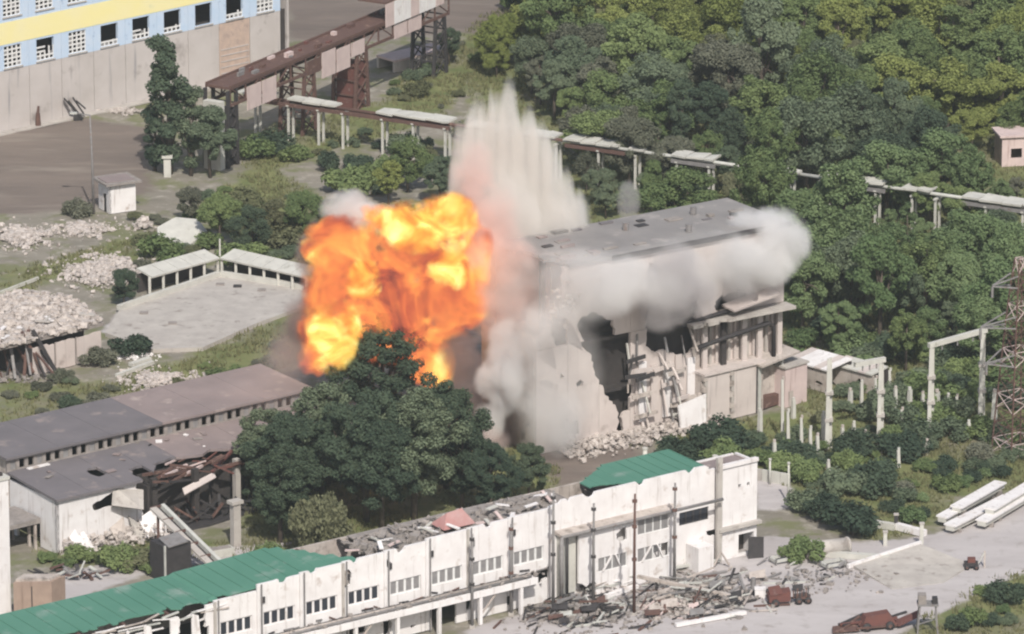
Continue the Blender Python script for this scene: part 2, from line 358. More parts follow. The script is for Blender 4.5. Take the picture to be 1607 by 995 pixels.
# ================================================================== BLUE AND YELLOW FACTORY (far left)
def build_factory():
    f = Fr((0, 208), (446, 107)); t = thing('factory_building', 'long factory hall with pale blue and yellow wall over bare concrete', 'building', f.O, f.ang)
    x0, x1, top, bay = -30.0, f.L + .6, 29.0, 5.94
    c0 = 2.63; k = 0; nb = []
    i = -6
    while c0 + bay*(i+.5) <= x1 + .1: nb.append(i); i += 1
    for i in nb:                         # lower concrete panels, one per bay, with open joints
        a = c0 + bay*(i-.5); b = min(a + bay, x1); 
        if b <= a: continue
        m = BRK if i == 7 else CONB
        MB().box(a+.05, b-.05, 0 if i != 7 else .06, .4, .0, 9.0).build('wall_panel', m, t)
        if i == 7:
            for q in range(5): MB().box(a+.3, b-.3, -.02, .058, 1.2+q*.9, 1.35+q*.9).build('brick_course', CONB, t)
    MB().box(x0, x1, .42, .6, 0, 9).build('wall_core', INT, t)
    # blue band with the lower windows
    def band(z0, z1, wz0, wz1, lat, nm):
        for i in nb:
            a = c0 + bay*(i-.5); b = min(a + bay, x1)
            if a < x0 or b-a < 4: 
                if b > a: MB().box(a, b, -.02, .42, z0, z1).build('wall_panel', BLUE, t)
                continue
            h = (c0+bay*i-1.6, c0+bay*i+1.6, wz0, wz1)
            rwall('wall_panel', BLUE, t, [a+.02, h[0], h[1], b-.02], [z0, wz0, wz1, z1], [h], y=-.02, th=.44)
            MB().box(h[0]-.15, h[1]+.15, -.2, -.025, wz0-.2, wz0-.02).build('window_sill', CON, t)
            L_ = lat(i)
            if L_: 
                wmb = MB(); rr = random.Random(i); cc, rw = 4, 5
                for q in range(cc+1):
                    xx = h[0] + 3.2*q/cc
                    wmb.box(max(h[0], xx-.12), min(h[1], xx+.12), .1, .2, wz0, wz0+(wz1-wz0)*(L_ if q not in (1, 2) or L_ == 1 else L_*.6))
                for q in range(rw+1):
                    zz = wz0 + (wz1-wz0)*q/rw
                    if (zz-wz0)/(wz1-wz0) <= L_+.02: wmb.box(h[0], h[1] if L_ == 1 or q < 2 else h[0]+1.7, .11, .19, max(wz0, zz-.12), min(wz1, zz+.12))
                wo = wmb.build('window', FRM, t)
                for q in range(cc):
                    for s in range(rw):
                        if rr.random() < .3 and (s+1)/rw <= L_: MB().box(h[0]+3.2*q/cc+.12, h[0]+3.2*(q+1)/cc-.12, .14, .16, wz0+(wz1-wz0)*s/rw+.12, wz0+(wz1-wz0)*(s+1)/rw-.12).build('pane', GLG, wo)
    band(9.0, 12.85, 9.35, 12.55, lambda i: {0: 1, 1: .6, 2: 1, 3: .25, 4: .42, 5: .3, 6: 0, 7: .35, 8: 1}.get(i, 1), 'low')
    MB().box(x0, x1, -.06, .42, 12.85, 16.1).build('yellow_band', YEL, t)
    band(16.1, 21.2, 16.9, 20.0, lambda i: 1, 'up')
    MB().box(x0, x1, -.06, .42, 21.2, 24).build('yellow_band', YEL, t)
    MB().box(x0, x1, -.02, .42, 24, top).build('upper_wall', BLUE, t)
    MB().box(x0, x1, 27.6, 28, 0, top).build('back_wall', CON, t)
    for xa in (x0-.4, x1): MB().box(xa, xa+.4, -.02, 28, 0, top).build('end_wall', CONB, t)
    MB().box(x0-.6, x1+.6, -.4, 28.4, top, top+.5).build('roof', ROOF, t)
    for z in (8.6, 15.4): MB().box(x0+.1, x1-.1, .62, 27.5, z, z+.3).build('floor_slab', INT, t)
    MB().box(x0, x1, -1.5, -.02, -.1, .12).build('plinth', CON, t)
    return f
FACT = build_factory()
# bits lying along its wall
t = thing('rusty_post', 'rusty iron post standing against the bare factory wall', 'post', P(60, 198))
MB().tube([(0,0,-.1),(0,0,2.0)], [.42,.3], 8).build('barrel', RUST, t); MB().tube([(0,0,2.0),(.1,0,3.0)], [.2,.16], 8).build('neck', RUST, t)
t = thing('dark_scrap_sheet', 'dark crumpled metal sheets leaning beside the factory wall', 'scrap', P(118, 188))
for k, (a, b) in enumerate((((-1.6,.2,3.2),(.9,.3,.3)),((-.9,-.2,2.9),(1.1,-.3,.2)),((-.3,.1,3.3),(1.3,.1,.8)),((.2,.2,2.8),(1.5,.3,1.6)))):
    MB().beam(a, b, .7, .12).build('sheet', DRK, t)
MB().box(-.2, .9, -.4, .4, 0, .9).build('lump', DRK, t)
rubble('rubble_heap', 'low white rubble strip at the foot of the factory wall', heap_fn(190, 175, 4.5, 2.2, .4), 260, .07, .35, RUB, seed=3)

# ================================================================== LIGHT POLE, HUT
h = HT(147, 335, 180); t = thing('light_pole', 'tall thin grey light pole with a short bracket by the small hut', 'light pole', P(147, 335))
MB().tube([(0,0,-.3),(-.05,0,h*.5),(-.25,0,h)], [.2,.16,.1], 8).build('pole', GREY, t, True); MB().beam((-.25,0,h-.1),(-2.2,.1,h+.25),.12).build('bracket', GREY, t); MB().box(-3.0,-2.0,-.2,.35,h+.1,h+.32).build('lamp_head', PALE, t)
def build_hut():
    t = thing('small_hut', 'small white flat roofed hut with a dark doorway beside light pole', 'hut', P(172, 336), R(28))
    hh = 4.1
    rwall('front_wall', W, t, [0, 4.0], [0, hh]); rwall('back_wall', W, t, [0, 4.0], [0, hh], y=3.2)
    for x in (.0, 3.65): pass
    rwall('door_wall', W, t, [-3.55, -2.0, -1.0, 0], [0, 2.6, hh], [(-2.0, -1.0, -1, 2.6)], y=-.001, axis='-y', th=.3)
    MB().box(3.7, 4.0, .35, 3.2, 0, hh).build('side_wall', WP, t)
    MB().box(-.7, 4.7, -.7, 4.2, hh, hh+.3).build('roof', RUBG, t); MB().box(-.3, 3.9, .1, 3.2, hh+.3, hh+.42).build('roof_felt', ROOFP, t)
    MB().box(.05, .2, 1.2, 1.9, 0, 2.4).build('door', INT, t)
build_hut()
t = thing('concrete_pillar', 'short white concrete pillar among the poplar trunks', 'pillar', P(263, 276)); MB().box(-.5,.5,-.5,.5,-.2,2.7).build('shaft', CONL, t); MB().box(-.75,.75,-.75,.75,2.7,3.1).build('cap', CONL, t)

# ================================================================== RUSTY CONVEYOR BRIDGE AND PIPE RACK
def build_conveyor():
    H0 = HT(372, 262, 138)
    a = P(362, 138, H0); b = P(705, -6, H0); ang = math.atan2(b.y-a.y, b.x-a.x); L = math.hypot(b.x-a.x, b.y-a.y)
    t = thing('conveyor_bridge', 'rusty elevated conveyor bridge on lattice legs climbing past the factory', 'conveyor bridge', (a.x, a.y, 0), ang)
    wd = 4.2; n = int(L/4)
    MB().box(0, L, 0, wd, H0-.35, H0).build('deck', RUST, t)
    for yy, nm in ((0.1, 'side_truss'), (wd-.1, 'side_truss')):
        m = MB(); m.beam((0,yy,H0-2.6),(L,yy,H0-2.6),.3,.4); m.beam((0,yy,H0+.1),(L,yy,H0+.1),.3,.4)
        for k in range(n+1):
            x = L*k/n; m.beam((x,yy,H0-2.6),(x,yy,H0+.1),.2)
            if k < n: m.beam((x,yy,H0-2.5),(x+L/n,yy,H0-.1),.16) if k % 2 else m.beam((x,yy,H0-.1),(x+L/n,yy,H0-2.5),.16)
        m.build(nm, RUST, t)
    for k in range(n):                   # cladding panels that are still there
        if k in (1, 2, 5, 6, 7, 8, 11, 12): MB().box(L*k/n+.15, L*(k+1)/n-.15, -.09, -.01, H0-(4.3 if k in (1, 2, 6, 7) else 3.0), H0-(.9 if k % 3 else .5)).build('cladding_panel', PNK if k % 5 else RUST, t)
    rr = random.Random(5)
    for k in range(26):
        x = rr.uniform(1, L-2); y = rr.uniform(.2, wd-.6); MB().box(x, x+rr.uniform(.5,1.6), y, y+rr.uniform(.3,.7), H0+.01, H0+rr.uniform(.2,.7)).build('roller', rr.choice((RUST, REDR, GREY, PNK)), t)
    # end gallery with pale panels
    ga = L*.69
    MB().box(ga, L+2, -.3, wd+.3, H0+2.9, H0+3.2).build('gallery_roof', RUST, t)
    for k in range(7):
        x = ga + 2.4*k
        if x+2.3 < L+4: MB().box(x+.04, x+2.34, -.35, -.22, H0-.6, H0+2.9).build('gallery_panel', W if k % 3 else PNK, t)
    for fx in (.0, .36, .60, .97):       # supports
        x = max(.6, L*fx - .6); m = MB(); s = 1.5 if fx else 1.3
        for dx in (-s, s):
            for yy in (.2, wd-.2): m.beam((x+dx+(.4 if fx else 0)*(1 if dx > 0 else -1), yy, -.2),(x+dx*.8, yy, H0-2.6 if fx else H0-.4), .45)
        nn = 4
        for k in range(nn):
            z0, z1 = (H0-2.6)*k/nn, (H0-2.6)*(k+1)/nn
            for yy in (.2, wd-.2): m.beam((x-s,yy,z0),(x+s,yy,z1),.18); m.beam((x+s,yy,z0),(x-s,yy,z1),.18)
            m.beam((x-s,.2,z1),(x-s,wd-.2,z1),.18); m.beam((x+s,.2,z1),(x+s,wd-.2,z1),.18)
        m.build('support_leg', RUST if fx not in (0., .97) else DRK, t)
        if fx in (0., .6): 
            MB().box(x-s+.2, x+s-.2, .5, wd-.5, 0, (H0-2.8)*(.95 if fx == 0 else .8)).build('tower_core', DRK if fx == 0 else REDR, t)
    MB().box(-2.6, -1.4, .2, wd-1.2, 0, H0-1.6).build('concrete_pier', CONL, t)
build_conveyor()
t = thing('concrete_culvert', 'pale concrete box culvert lying below the rusty conveyor bridge', 'culvert', P(640, 108), R(42))
MB().box(-3,8,-.4,0,0,1.6).build('wall', CON, t); MB().box(-3,8,3.2,3.6,0,1.6).build('wall', CON, t); MB().box(-3,8,-.5,3.7,1.6,1.9).build('cover', PNK, t)

def build_rack():
    z = 6.0; a = P(372, 146, z); b = P(1625, 327, z); ang = math.atan2(b.y-a.y, b.x-a.x); L = (b-a).length
    t = thing('pipe_rack', 'long low pipe rack with broken white deck slabs crossing the wood', 'pipe rack', (a.x, a.y, 0), ang)
    sc_ = L / 1253.0
    def X(px): return (px-372)*sc_
    rr = random.Random(9)
    def deck(p0, p1, gaps=False, w=2.6, tilt=0):
        x0, x1 = X(p0), X(p1); k = 0
        while x0 < x1 - .3:
            e = min(x0 + rr.uniform(2.3, 3.4), x1)
            if not (gaps and rr.random() < .35): 
                q = [(x0+.06, rr.uniform(-.3,.1), z+rr.uniform(-.12,.12)), (e-.06, rr.uniform(-.3,.1), z+rr.uniform(-.12,.12)), (e-.06, w, z+rr.uniform(-.1,.15)), (x0+.06, w, z+rr.uniform(-.1,.15))]
                MB().slab(q, .28).build('deck_slab', CONL, t)
            x0 = e
    deck(372, 480, True, 2.2); deck(480, 600, True, 2.0); deck(600, 720); deck(725, 890, True); deck(905, 990); deck(1005, 1030, True, 1.2); deck(1072, 1138); deck(1180, 1207); deck(1248, 1270, False, 1.2); deck(1300, 1398); deck(1424, 1468); deck(1515, 1625)
    for p0, p1 in ((372, 720), (905, 1000), (1072, 1140), (1300, 1400), (1510, 1625)):
        for yy in (.2, 1.9): MB().beam((X(p0), yy, z-.75), (X(p1), yy, z-.75), .3, .5).build('girder', RUST if p0 < 1000 else GREY, t)
    for px in (400, 455, 505, 545, 610, 660, 712, 770, 830, 890, 957, 1015, 1080, 1130, 1192, 1255, 1310, 1385, 1440, 1475, 1550, 1605):
        x = X(px); MB().box(x-.15, x+.15, .25, .55, -.3, z-.85).build('post', CONL, t); MB().box(x-.15, x+.15, 1.6, 1.9, -.3, z-.85).build('post', CONL, t); MB().box(x-.2, x+.2, 0, 2.2, z-.98, z-.76).build('cross_head', CONL, t)
    for k, (q0, q1) in enumerate(((480, 900), (880, 1240), (1240, 1625))): MB().tube([(X(q0), .5+k*.1, z-.2), (X((q0+q1)/2), .7+k*.1, z-.3), (X(q1), .5+k*.1, z-.2)], .26, 8).build('pipe', RUST if k == 0 else PALE, t, True)
    return t
build_rack()

# ================================================================== SUNKEN CONCRETE PAD WITH AN L SHAPED ROOF (left middle)
def build_pad():
    t = thing('concrete_tank_cover', 'flat pale concrete tank top with raised kerb on two sides', 'tank', (0,0,0))
    z = .45
    q = [P(*p, z) for p in ((186,488),(345,434),(482,455),(482,478),(400,508),(318,545),(240,548),(165,522))]
    MB().prism([(p.x, p.y) for p in q], -.3, z).build('slab', CON, t)
    for k, (p0, p1) in enumerate((((186,487),(345,433)),((345,433),(482,454)))):
        a, b = P(*p0, z), P(*p1, z); MB().beam((a.x,a.y,z+.35),(b.x,b.y,z+.35),.6,.7).build('kerb', CONL, t)
    rr = random.Random(2)
    for px, py in ((372,450),(410,456),(270,508),(345,447),(225,492)):
        p = P(px,py,z); MB().box(p.x-.5,p.x+.6,p.y-.4,p.y+.5,z+.01,z+.18).build('loose_slab', DRK if px == 372 else RUBG, t)
    t = thing('open_shed', 'angled white shed roof on short posts behind pale concrete tank', 'shed', (0,0,0))
    z = 2.5
    for k, (p0, p1) in enumerate((((238,436),(345,406)),((345,406),(478,436)))):
        a, b = P(*p0, z), P(*p1, z); d = (b-a).normalized(); nrm = Vector((-d.y, d.x, 0)); dp = 3.0
        n = max(3, int((b-a).length/2.4))
        for i in range(n):
            p, q_ = a.lerp(b, i/n)+d*.04, a.lerp(b, (i+1)/n)-d*.04
            MB().slab([(p.x,p.y,z-.1),(q_.x,q_.y,z-.1),(q_.x+nrm.x*dp,q_.y+nrm.y*dp,z+.5),(p.x+nrm.x*dp,p.y+nrm.y*dp,z+.5)], .25).build('roof_panel', CONL, t)
        for i in range(n+1):
            p = a.lerp(b, i/n) + nrm*.4; MB().box(p.x-.17,p.x+.17,p.y-.17,p.y+.17,-.2,z).build('post', CONL, t)
        p, q_ = a+nrm*(dp-.2), b+nrm*(dp-.2); MB().beam((p.x,p.y,(z-.2)/2),(q_.x,q_.y,(z-.2)/2),.25,z).build('back_wall', INT, t)  # back wall coloured near-black for the shade under the roof
    h = 4.0; p = P(345, 406, z); MB().tube([(p.x,p.y+.5,z+.2),(p.x,p.y+.5,z+2.6)], .12, 6).build('vent_pipe', CONL, t)
build_pad()

# ================================================================== COLLAPSED SHED (left)
def build_ruin():
    f = Fr((52, 590), (160, 562)); t = thing('collapsed_shed', 'pinkish walled shed with its roof buried under pale rubble', 'shed', f.O, f.ang)
    hh = HT(56, 589, 540)
    us = cuts(0, f.L, .8); 
    for k, (a, b) in enumerate(((0,.32),(.34,.62),(.64,1.0))):
        rwall('wall_panel', WP, t, rng(f.L*a, f.L*b-.08, .6), rng(0, hh, .6), keep=lambda u, z: z < hh-.6+.5*nz(u, 3, 1), y=0, th=.3, seed=k)
    MB().box(.2, f.L, 3.6, 3.8, 0, hh+1).build('back_wall', INT, t); MB().box(-.4, -.05, 0, 9, 0, hh-.5).build('end_wall', DRK, t)
    MB().prism([(-6,.3),(f.L+.3,-.2),(f.L+2.5,8),(f.L-2,14),(-4,15),(-9,6)], lambda x, y: hh+.2+.05*y, lambda x, y: hh+.6+.1*y).build('roof_slab', RUBG, t)
    def fn(r):
        while True:
            x, y = r.uniform(-9, f.L+2), r.uniform(-.3, 15)
            if inpoly(x, y, [(-7,.0),(f.L+.4,-.4),(f.L+2.5,8),(f.L-2,14),(-4,15),(-9,6)]): return x, y, hh+.8+.1*y + .9*max(0, nz(x*.3, y*.3))*r.random()
    rubble('rubble_cover', None, fn, 2400, .1, .6, RUB, parent=t, seed=8)
    rr = random.Random(4)
    for k in range(20):
        x, y, z = fn(rr); a = rr.uniform(0, 3.1); MB().beam((x,y,z+.3),(x+2*math.cos(a),y+2*math.sin(a),z+rr.uniform(.1,.7)),rr.uniform(.3,.9),.15).build('broken_slab', rr.choice((RUB, W, CON)), t)
    t = thing('roof_wreckage', 'tangle of dark bent roof beams hanging at the shed end', 'wreckage', P(25, 592))
    for k in range(16):
        x = rr.uniform(-5, 2.5); MB().beam((x, rr.uniform(1,3), rr.uniform(3.5,6)), (x+rr.uniform(-1.5,3.5), rr.uniform(-1.5,.5), rr.uniform(0,.8)), rr.uniform(.18,.4)).build('beam', rr.choice((DRK, DRK, GREY, RUST)), t)
    MB().box(-6, 2.3, 3.2, 3.6, 0, 5.2).build('dark_wall', INT, t)
    rubble('rubble', None, lambda r: (r.uniform(-6,3), r.uniform(-2.5,.5), r.uniform(0,.5)), 120, .15, .5, RUBG, parent=t, seed=5)
build_ruin()
for px, py, rx, ry, h_, n, m_, lb in ((35,372,4.5,5,.7,240,RUB,'pink white rubble spread beside the brown dirt yard'), (130,360,4.5,3.5,.6,170,RUB,'low heap of white rubble below the small hut'),
        (165,425,6,8,.8,420,RUB,'wide bank of white rubble behind the dark round bush'), (285,372,0,0,0,0,W,''), (225,357,1.4,1.6,1.6,60,RUB,'small tall rubble pile beside the pale tilted slab'),
        (255,600,5,5,.7,200,RUB,'scattered white rubble at the edge of the dusty workshop roof'), (215,560,2.5,2,.4,60,W,'few white blocks in the grass by collapsed shed')):
    if n: rubble('rubble_heap', lb, heap_fn(px, py, rx*1.2, ry*1.2, h_), n*5, .06, .42, m_, seed=int(px))
t = thing('tilted_slab', 'big pale tilted concrete slab lying among bushes', 'slab', P(285, 385)); MB().prism([(-3,-2),(1,-2.6),(3.5,1),(2,4),(-1,4.5),(-3.4,2)], lambda x, y: .3+.25*(y+2), lambda x, y: .7+.28*(y+2.6)).build('plate', CONL, t); MB().box(-2,2,1,2,-.2,1.0).build('footing', RUBG, t)
for (p0, p1, wd, lb) in (((183,592),(240,572),.5,'long pale kerb beam lying in grass near collapsed shed'), ((205,575),(235,566),.8,'short white broken slab beside the round bushes'), ((0,462),(60,440),.25,'thin pale pipe lying across the grassy bank')):
    a, b = P(*p0), P(*p1); tag(MB().beam((a.x,a.y,.2),(b.x,b.y,.3),wd,.45).build('fallen_beam', CONL), lb, 'beam')
# ================================================================== GREY ROOFED WORKSHOP (left)
def build_workshop():
    f = Fr((90, 870), (400, 795)); t = thing('workshop_hall', 'long ruined workshop with stepped grey felt roofs and clerestory windows', 'building', f.O, f.ang)
    L = 44.0; ze, zr = 6.6, 7.3; dm, db = 9.8, 20.0; u0 = -.3
    # lower roof, ragged at the near edge where it burnt
    def lowz(x, y): return ze + (zr-ze)*y/dm
    def roofsheet(nm, m, xs, ys, keep, zf, th=.3, seed=0):
        return rwall(nm, m, t, xs, ys, keep=keep, th=th, seed=seed, lay=zf)
    def kp(u, y):
        if 12 < u < 27 and y < 2.6 + 1.8*nz(u, y, 2, .5): return False
        return nz(u, y, 8, .3) < .52
    for k in range(9):
        a, b = u0 + (L-u0)*k/9, u0 + (L-u0)*(k+1)/9
        roofsheet('roof_sheet', ROOF if k < 4 else ROOFP, rng(a+.02, b-.02, .8), rng(-.5, dm, .8), kp, lowz, seed=k)
    # clerestory wall with a row of openings
    z0, z1 = zr, zr+1.9; holes = []; x = u0+.5
    while x < L-1.2: holes.append((x, x+.75, z0+.45, z1-.35)); x += 1.25
    rwall('clerestory_wall', RUBG, t, sorted({u0, L} | {h[0] for h in holes} | {h[1] for h in holes}), [z0, z0+.45, z1-.35, z1], holes, y=dm, th=.25)
    for h in holes[::3]: MB().box(h[0], h[1], dm+.1, dm+.14, h[2], h[3]).build('pane', GLG, t)
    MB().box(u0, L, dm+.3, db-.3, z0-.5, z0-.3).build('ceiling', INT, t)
    for k in range(6):
        a, b = u0-.4 + (L-u0+.4)*k/6, u0-.4 + (L-u0+.4)*(k+1)/6
        MB().prism([(a+.02, dm-.5),(b-.02, dm-.5),(b-.02, db+.4),(a+.02, db+.4)], lambda x, y: z1+.03*(y-dm), lambda x, y: z1+.3+.03*(y-dm)).build('upper_roof_sheet', ROOF if k < 3 else ROOFP, t)
    rr = random.Random(3)
    for k in range(16):
        x, y = rr.uniform(1, 34), rr.uniform(2, dm-1)
        if kp(x, y): MB().beam((x,y,lowz(x,y)+.38),(x+rr.uniform(-1.2,1.2),y+rr.uniform(-.8,.8),lowz(x,y)+.45),rr.uniform(.2,.9),.1).build('roof_debris', rr.choice((DRK, W, RUBG, ROOFP)), t)
    MB().box(2.2, 5.2, dm-.9, dm-.3, zr+.3, zr+.42).build('flashing', W, t)
    # walls
    rwall('front_wall', W, t, rng(0, 13.5, .7), rng(0, ze, .6), keep=lambda u, z: not (5.2 < u < 10.4 and 4.0+.3*nz(u,2) < z < 5.9 - .25*abs(u-7.6)) and not (u > 11.8+1.0*nz(u, z, 3, .8) and z > 1.2), seed=2)
    rwall('end_wall', W, t, rng(-dm, 0, .7), rng(0, ze, .6), [(-8.2,-3.2,0,3.6)], keep=lambda u, z: z < ze-.1+.35*nz(u, z, 1), y=0, th=.35, axis='-y', seed=4)
    MB().box(0, .35, dm+.4, db, 0, z1).build('end_wall', WD, t); MB().box(.4, L, db-.3, db, 0, z1).build('back_wall', WD, t)
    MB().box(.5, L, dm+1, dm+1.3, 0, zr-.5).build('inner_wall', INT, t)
    for x in (14, 20, 26, 32, 38): MB().box(x-.35, x+.35, .0, .7, -.2, ze-.2).build('column', CON if x == 26 else INT, t)  # all but one coloured near-black to sink into the bay's shade
    MB().slab([(7.2,-.8,4.7),(10.6,-2.4,3.9),(12.4,.2,5.3),(8.2,.3,6.7)], .2).build('hanging_slab', CON, t)
    for k in range(26):                  # fallen roof trusses in the burnt bay
        x = rr.uniform(12.5, 24); y = rr.uniform(-1.2, 3.2); a = rr.uniform(-.5, .5); l_ = rr.uniform(2, 6)
        MB().beam((x,y,rr.uniform(5.2,7.0)),(x+l_*math.cos(a),y+l_*math.sin(a),rr.uniform(5.2,7.0)),rr.uniform(.15,.35)).build('fallen_truss', rr.choice((RUST, RUST, REDR, PNK, DRK)), t)
    MB().slab([(17.5,-1.0,3.9),(22.5,-.4,4.9),(22.8,.6,5.2),(17.8,-.1,4.4)], .15).build('fallen_sheet', WP, t); MB().prism([(12,-1.8),(20,-2.4),(29,-1.2),(29,2.8),(13.4,2.8)], -.2, .12).build('shade_floor', DRK, t)  # dark floor slab replaces the shade missing under the open roof
    for k in range(30): x = rr.uniform(12.5, 28); MB().beam((x,rr.uniform(-1.8,2),rr.uniform(.1,.8)),(x+rr.uniform(-2.5,2.5),rr.uniform(-1.5,2.2),rr.uniform(.3,2.4)),rr.uniform(.12,.4),.2).build('added_dark_beam', rr.choice((DRK, DRK, INT, RUST)), t)  # dark beams added to deepen the shade in the bay
    MB().box(13.6, 13.9, .6, 6, 0, 5.6).build('added_dark_wall', INT, t); MB().box(13.5, 29, 2.9, 3.2, 0, 6.2).build('added_dark_wall', INT, t); MB().box(13.0, 13.3, .2, 3, 0, 5.6).build('added_dark_wall', INT, t); MB().box(29.2, 43, 1.4, 1.7, 0, 6.2).build('added_dark_wall', INT, t)  # near-black walls added so the open bay looks shaded
    rubble('rubble_at_wall', None, lambda r: (r.uniform(.5, 16), -abs(r.gauss(0, 1.4)), .1+1.4*r.random()**2), 700, .08, .45, RUB, parent=t, seed=31)
    for k in range(12): x = rr.uniform(1, 15); MB().slab([(x,-1.6-rr.random(),.1),(x+rr.uniform(.8,2),-1.8,.1),(x+rr.uniform(.8,2),-.15,rr.uniform(1.2,3)),(x,-.15,rr.uniform(1.2,3))], .2).build('fallen_panel', rr.choice((W, W, WD, CON)), t)
    # lean to at the left end
    t2 = thing('lean_to', 'low carport lean-to with dark opening at the workshop end', 'lean-to', f.O, f.ang)
    MB().prism([(-.3,3.0),(-.3,8.4),(-6.2,8.4),(-6.2,3.0)], 3.1, lambda x, y: 3.5+.05*(x+6)).build('roof', RUBG, t2)
    for y in (3.3, 4.6, 8.1): MB().box(-1.0,-.7,y-.13,y+.13,-.2,3.1).build('post', WD, t2)
    MB().box(-6, -.6, 8.2, 8.5, 0, 3.1).build('back_wall', INT, t2); MB().box(-6.1,-5.8,3.1,8.1,0,3.1).build('side_wall', INT, t2)
build_workshop()
h = HT(8, 962, 752); t = thing('chimney_column', 'tall square white chimney column beside the workshop lean-to', 'chimney', P(6, 962), R(36)); MB().box(-1.0,.7,-.5,1.0,-.2,h).build('shaft', W, t); MB().box(-1.15,.85,-.65,1.15,h,h+.35).build('cap', CONL, t); MB().box(-.6,.3,.0,.6,h+.35,h+.7).build('flue', INT, t)
t = thing('brown_concrete_block', 'big brown stained concrete block behind the green roof', 'block', P(22, 968), R(8)); MB().prism([(0,0),(4.3,-.3),(6.0,1.6),(1.2,2.4)], -.3, 4.1).build('body', BRN, t); MB().box(2.0,2.12,-.2,-.12,.2,3.6).build('crack_strip', DRK, t); MB().prism([(.3,.3),(4.1,.0),(5.4,1.4),(1.4,2.1)], 4.1, 4.4).build('top_slab', WD, t)
t = thing('scrap_heap', 'dark tangled scrap heap in front of collapsed white wall', 'scrap', P(105, 905))
rr = random.Random(6)
for k in range(22): a = rr.uniform(0, 6.3); x, y = rr.uniform(-4, 4), rr.uniform(-1.6, 1.6); MB().beam((x,y,rr.uniform(.1,.5)),(x+1.6*math.cos(a),y+1.6*math.sin(a),rr.uniform(.2,1.5)),rr.uniform(.15,.5),.15).build('scrap_piece', rr.choice((DRK, DRK, GREY, RUST, PALE)), t)
def build_chute():
    t = thing('fallen_conveyor', 'pale double beam conveyor chute slanting down from the burnt bay', 'conveyor', (0,0,0))
    a, b = P(240, 797, 6.0), P(338, 893, 1.6)
    d = (b-a); sd_ = Vector((d.y, -d.x, 0)).normalized()
    MB().beam(a, b, .9, .25).build('chute_deck', CON, t); MB().beam(a-sd_*1.35, b-sd_*1.35, .5, .5).build('side_beam', PALE, t)
    MB().beam(a-sd_*.65+Vector((0,0,-.15)), b-sd_*.65+Vector((0,0,-.15)), .55, .12).build('belt', DRK, t)
    for k in range(6): p = a.lerp(b, k/5); MB().beam(p+sd_*.4, p-sd_*1.4, .18, .3).build('cross_tie', RUST, t)
    for k in (0.08, .55, .95): p = a.lerp(b, k); MB().beam(p, (p.x, p.y, -.1), .3).build('leg', RUST, t)
build_chute()
p = P(370, 856); h = HT(370, 856, 790); t = thing('gantry_column', 'lone grey concrete column under the edge of burnt roof', 'column', p, R(37)); MB().box(-.5,.5,-.4,.4,-.2,h).build('shaft', CON, t); MB().box(-.8,.8,-.6,.6,h,h+.4).build('head', CON, t)
t = thing('dark_bin', 'dark steel hopper bin standing under the burnt workshop bay', 'hopper', P(268, 905), R(37)); MB().prism([(-1.8,-1.6),(1.8,-1.6),(1.8,1.6),(-1.8,1.6)], 0, 4.4).build('body', DRK, t); MB().slab([(-1.5,-1.9,4.3),(1.2,-1.9,4.5),(1.5,.6,4.9),(-1.2,.6,4.7)], .15).build('lid', GREY, t); MB().beam((-1.9,-1.7,0),(-1.9,-1.7,4.6),.2).build('edge_bar', PALE, t)
t = thing('concrete_trough', 'broken pale concrete trough beside the slanting chute', 'trough', P(345, 872), R(30)); MB().box(-1.6,1.6,-.7,.7,0,.9).build('body', CONL, t); MB().box(-1.3,1.3,-.45,.45,.9,1.0).build('fill', RUBG, t)

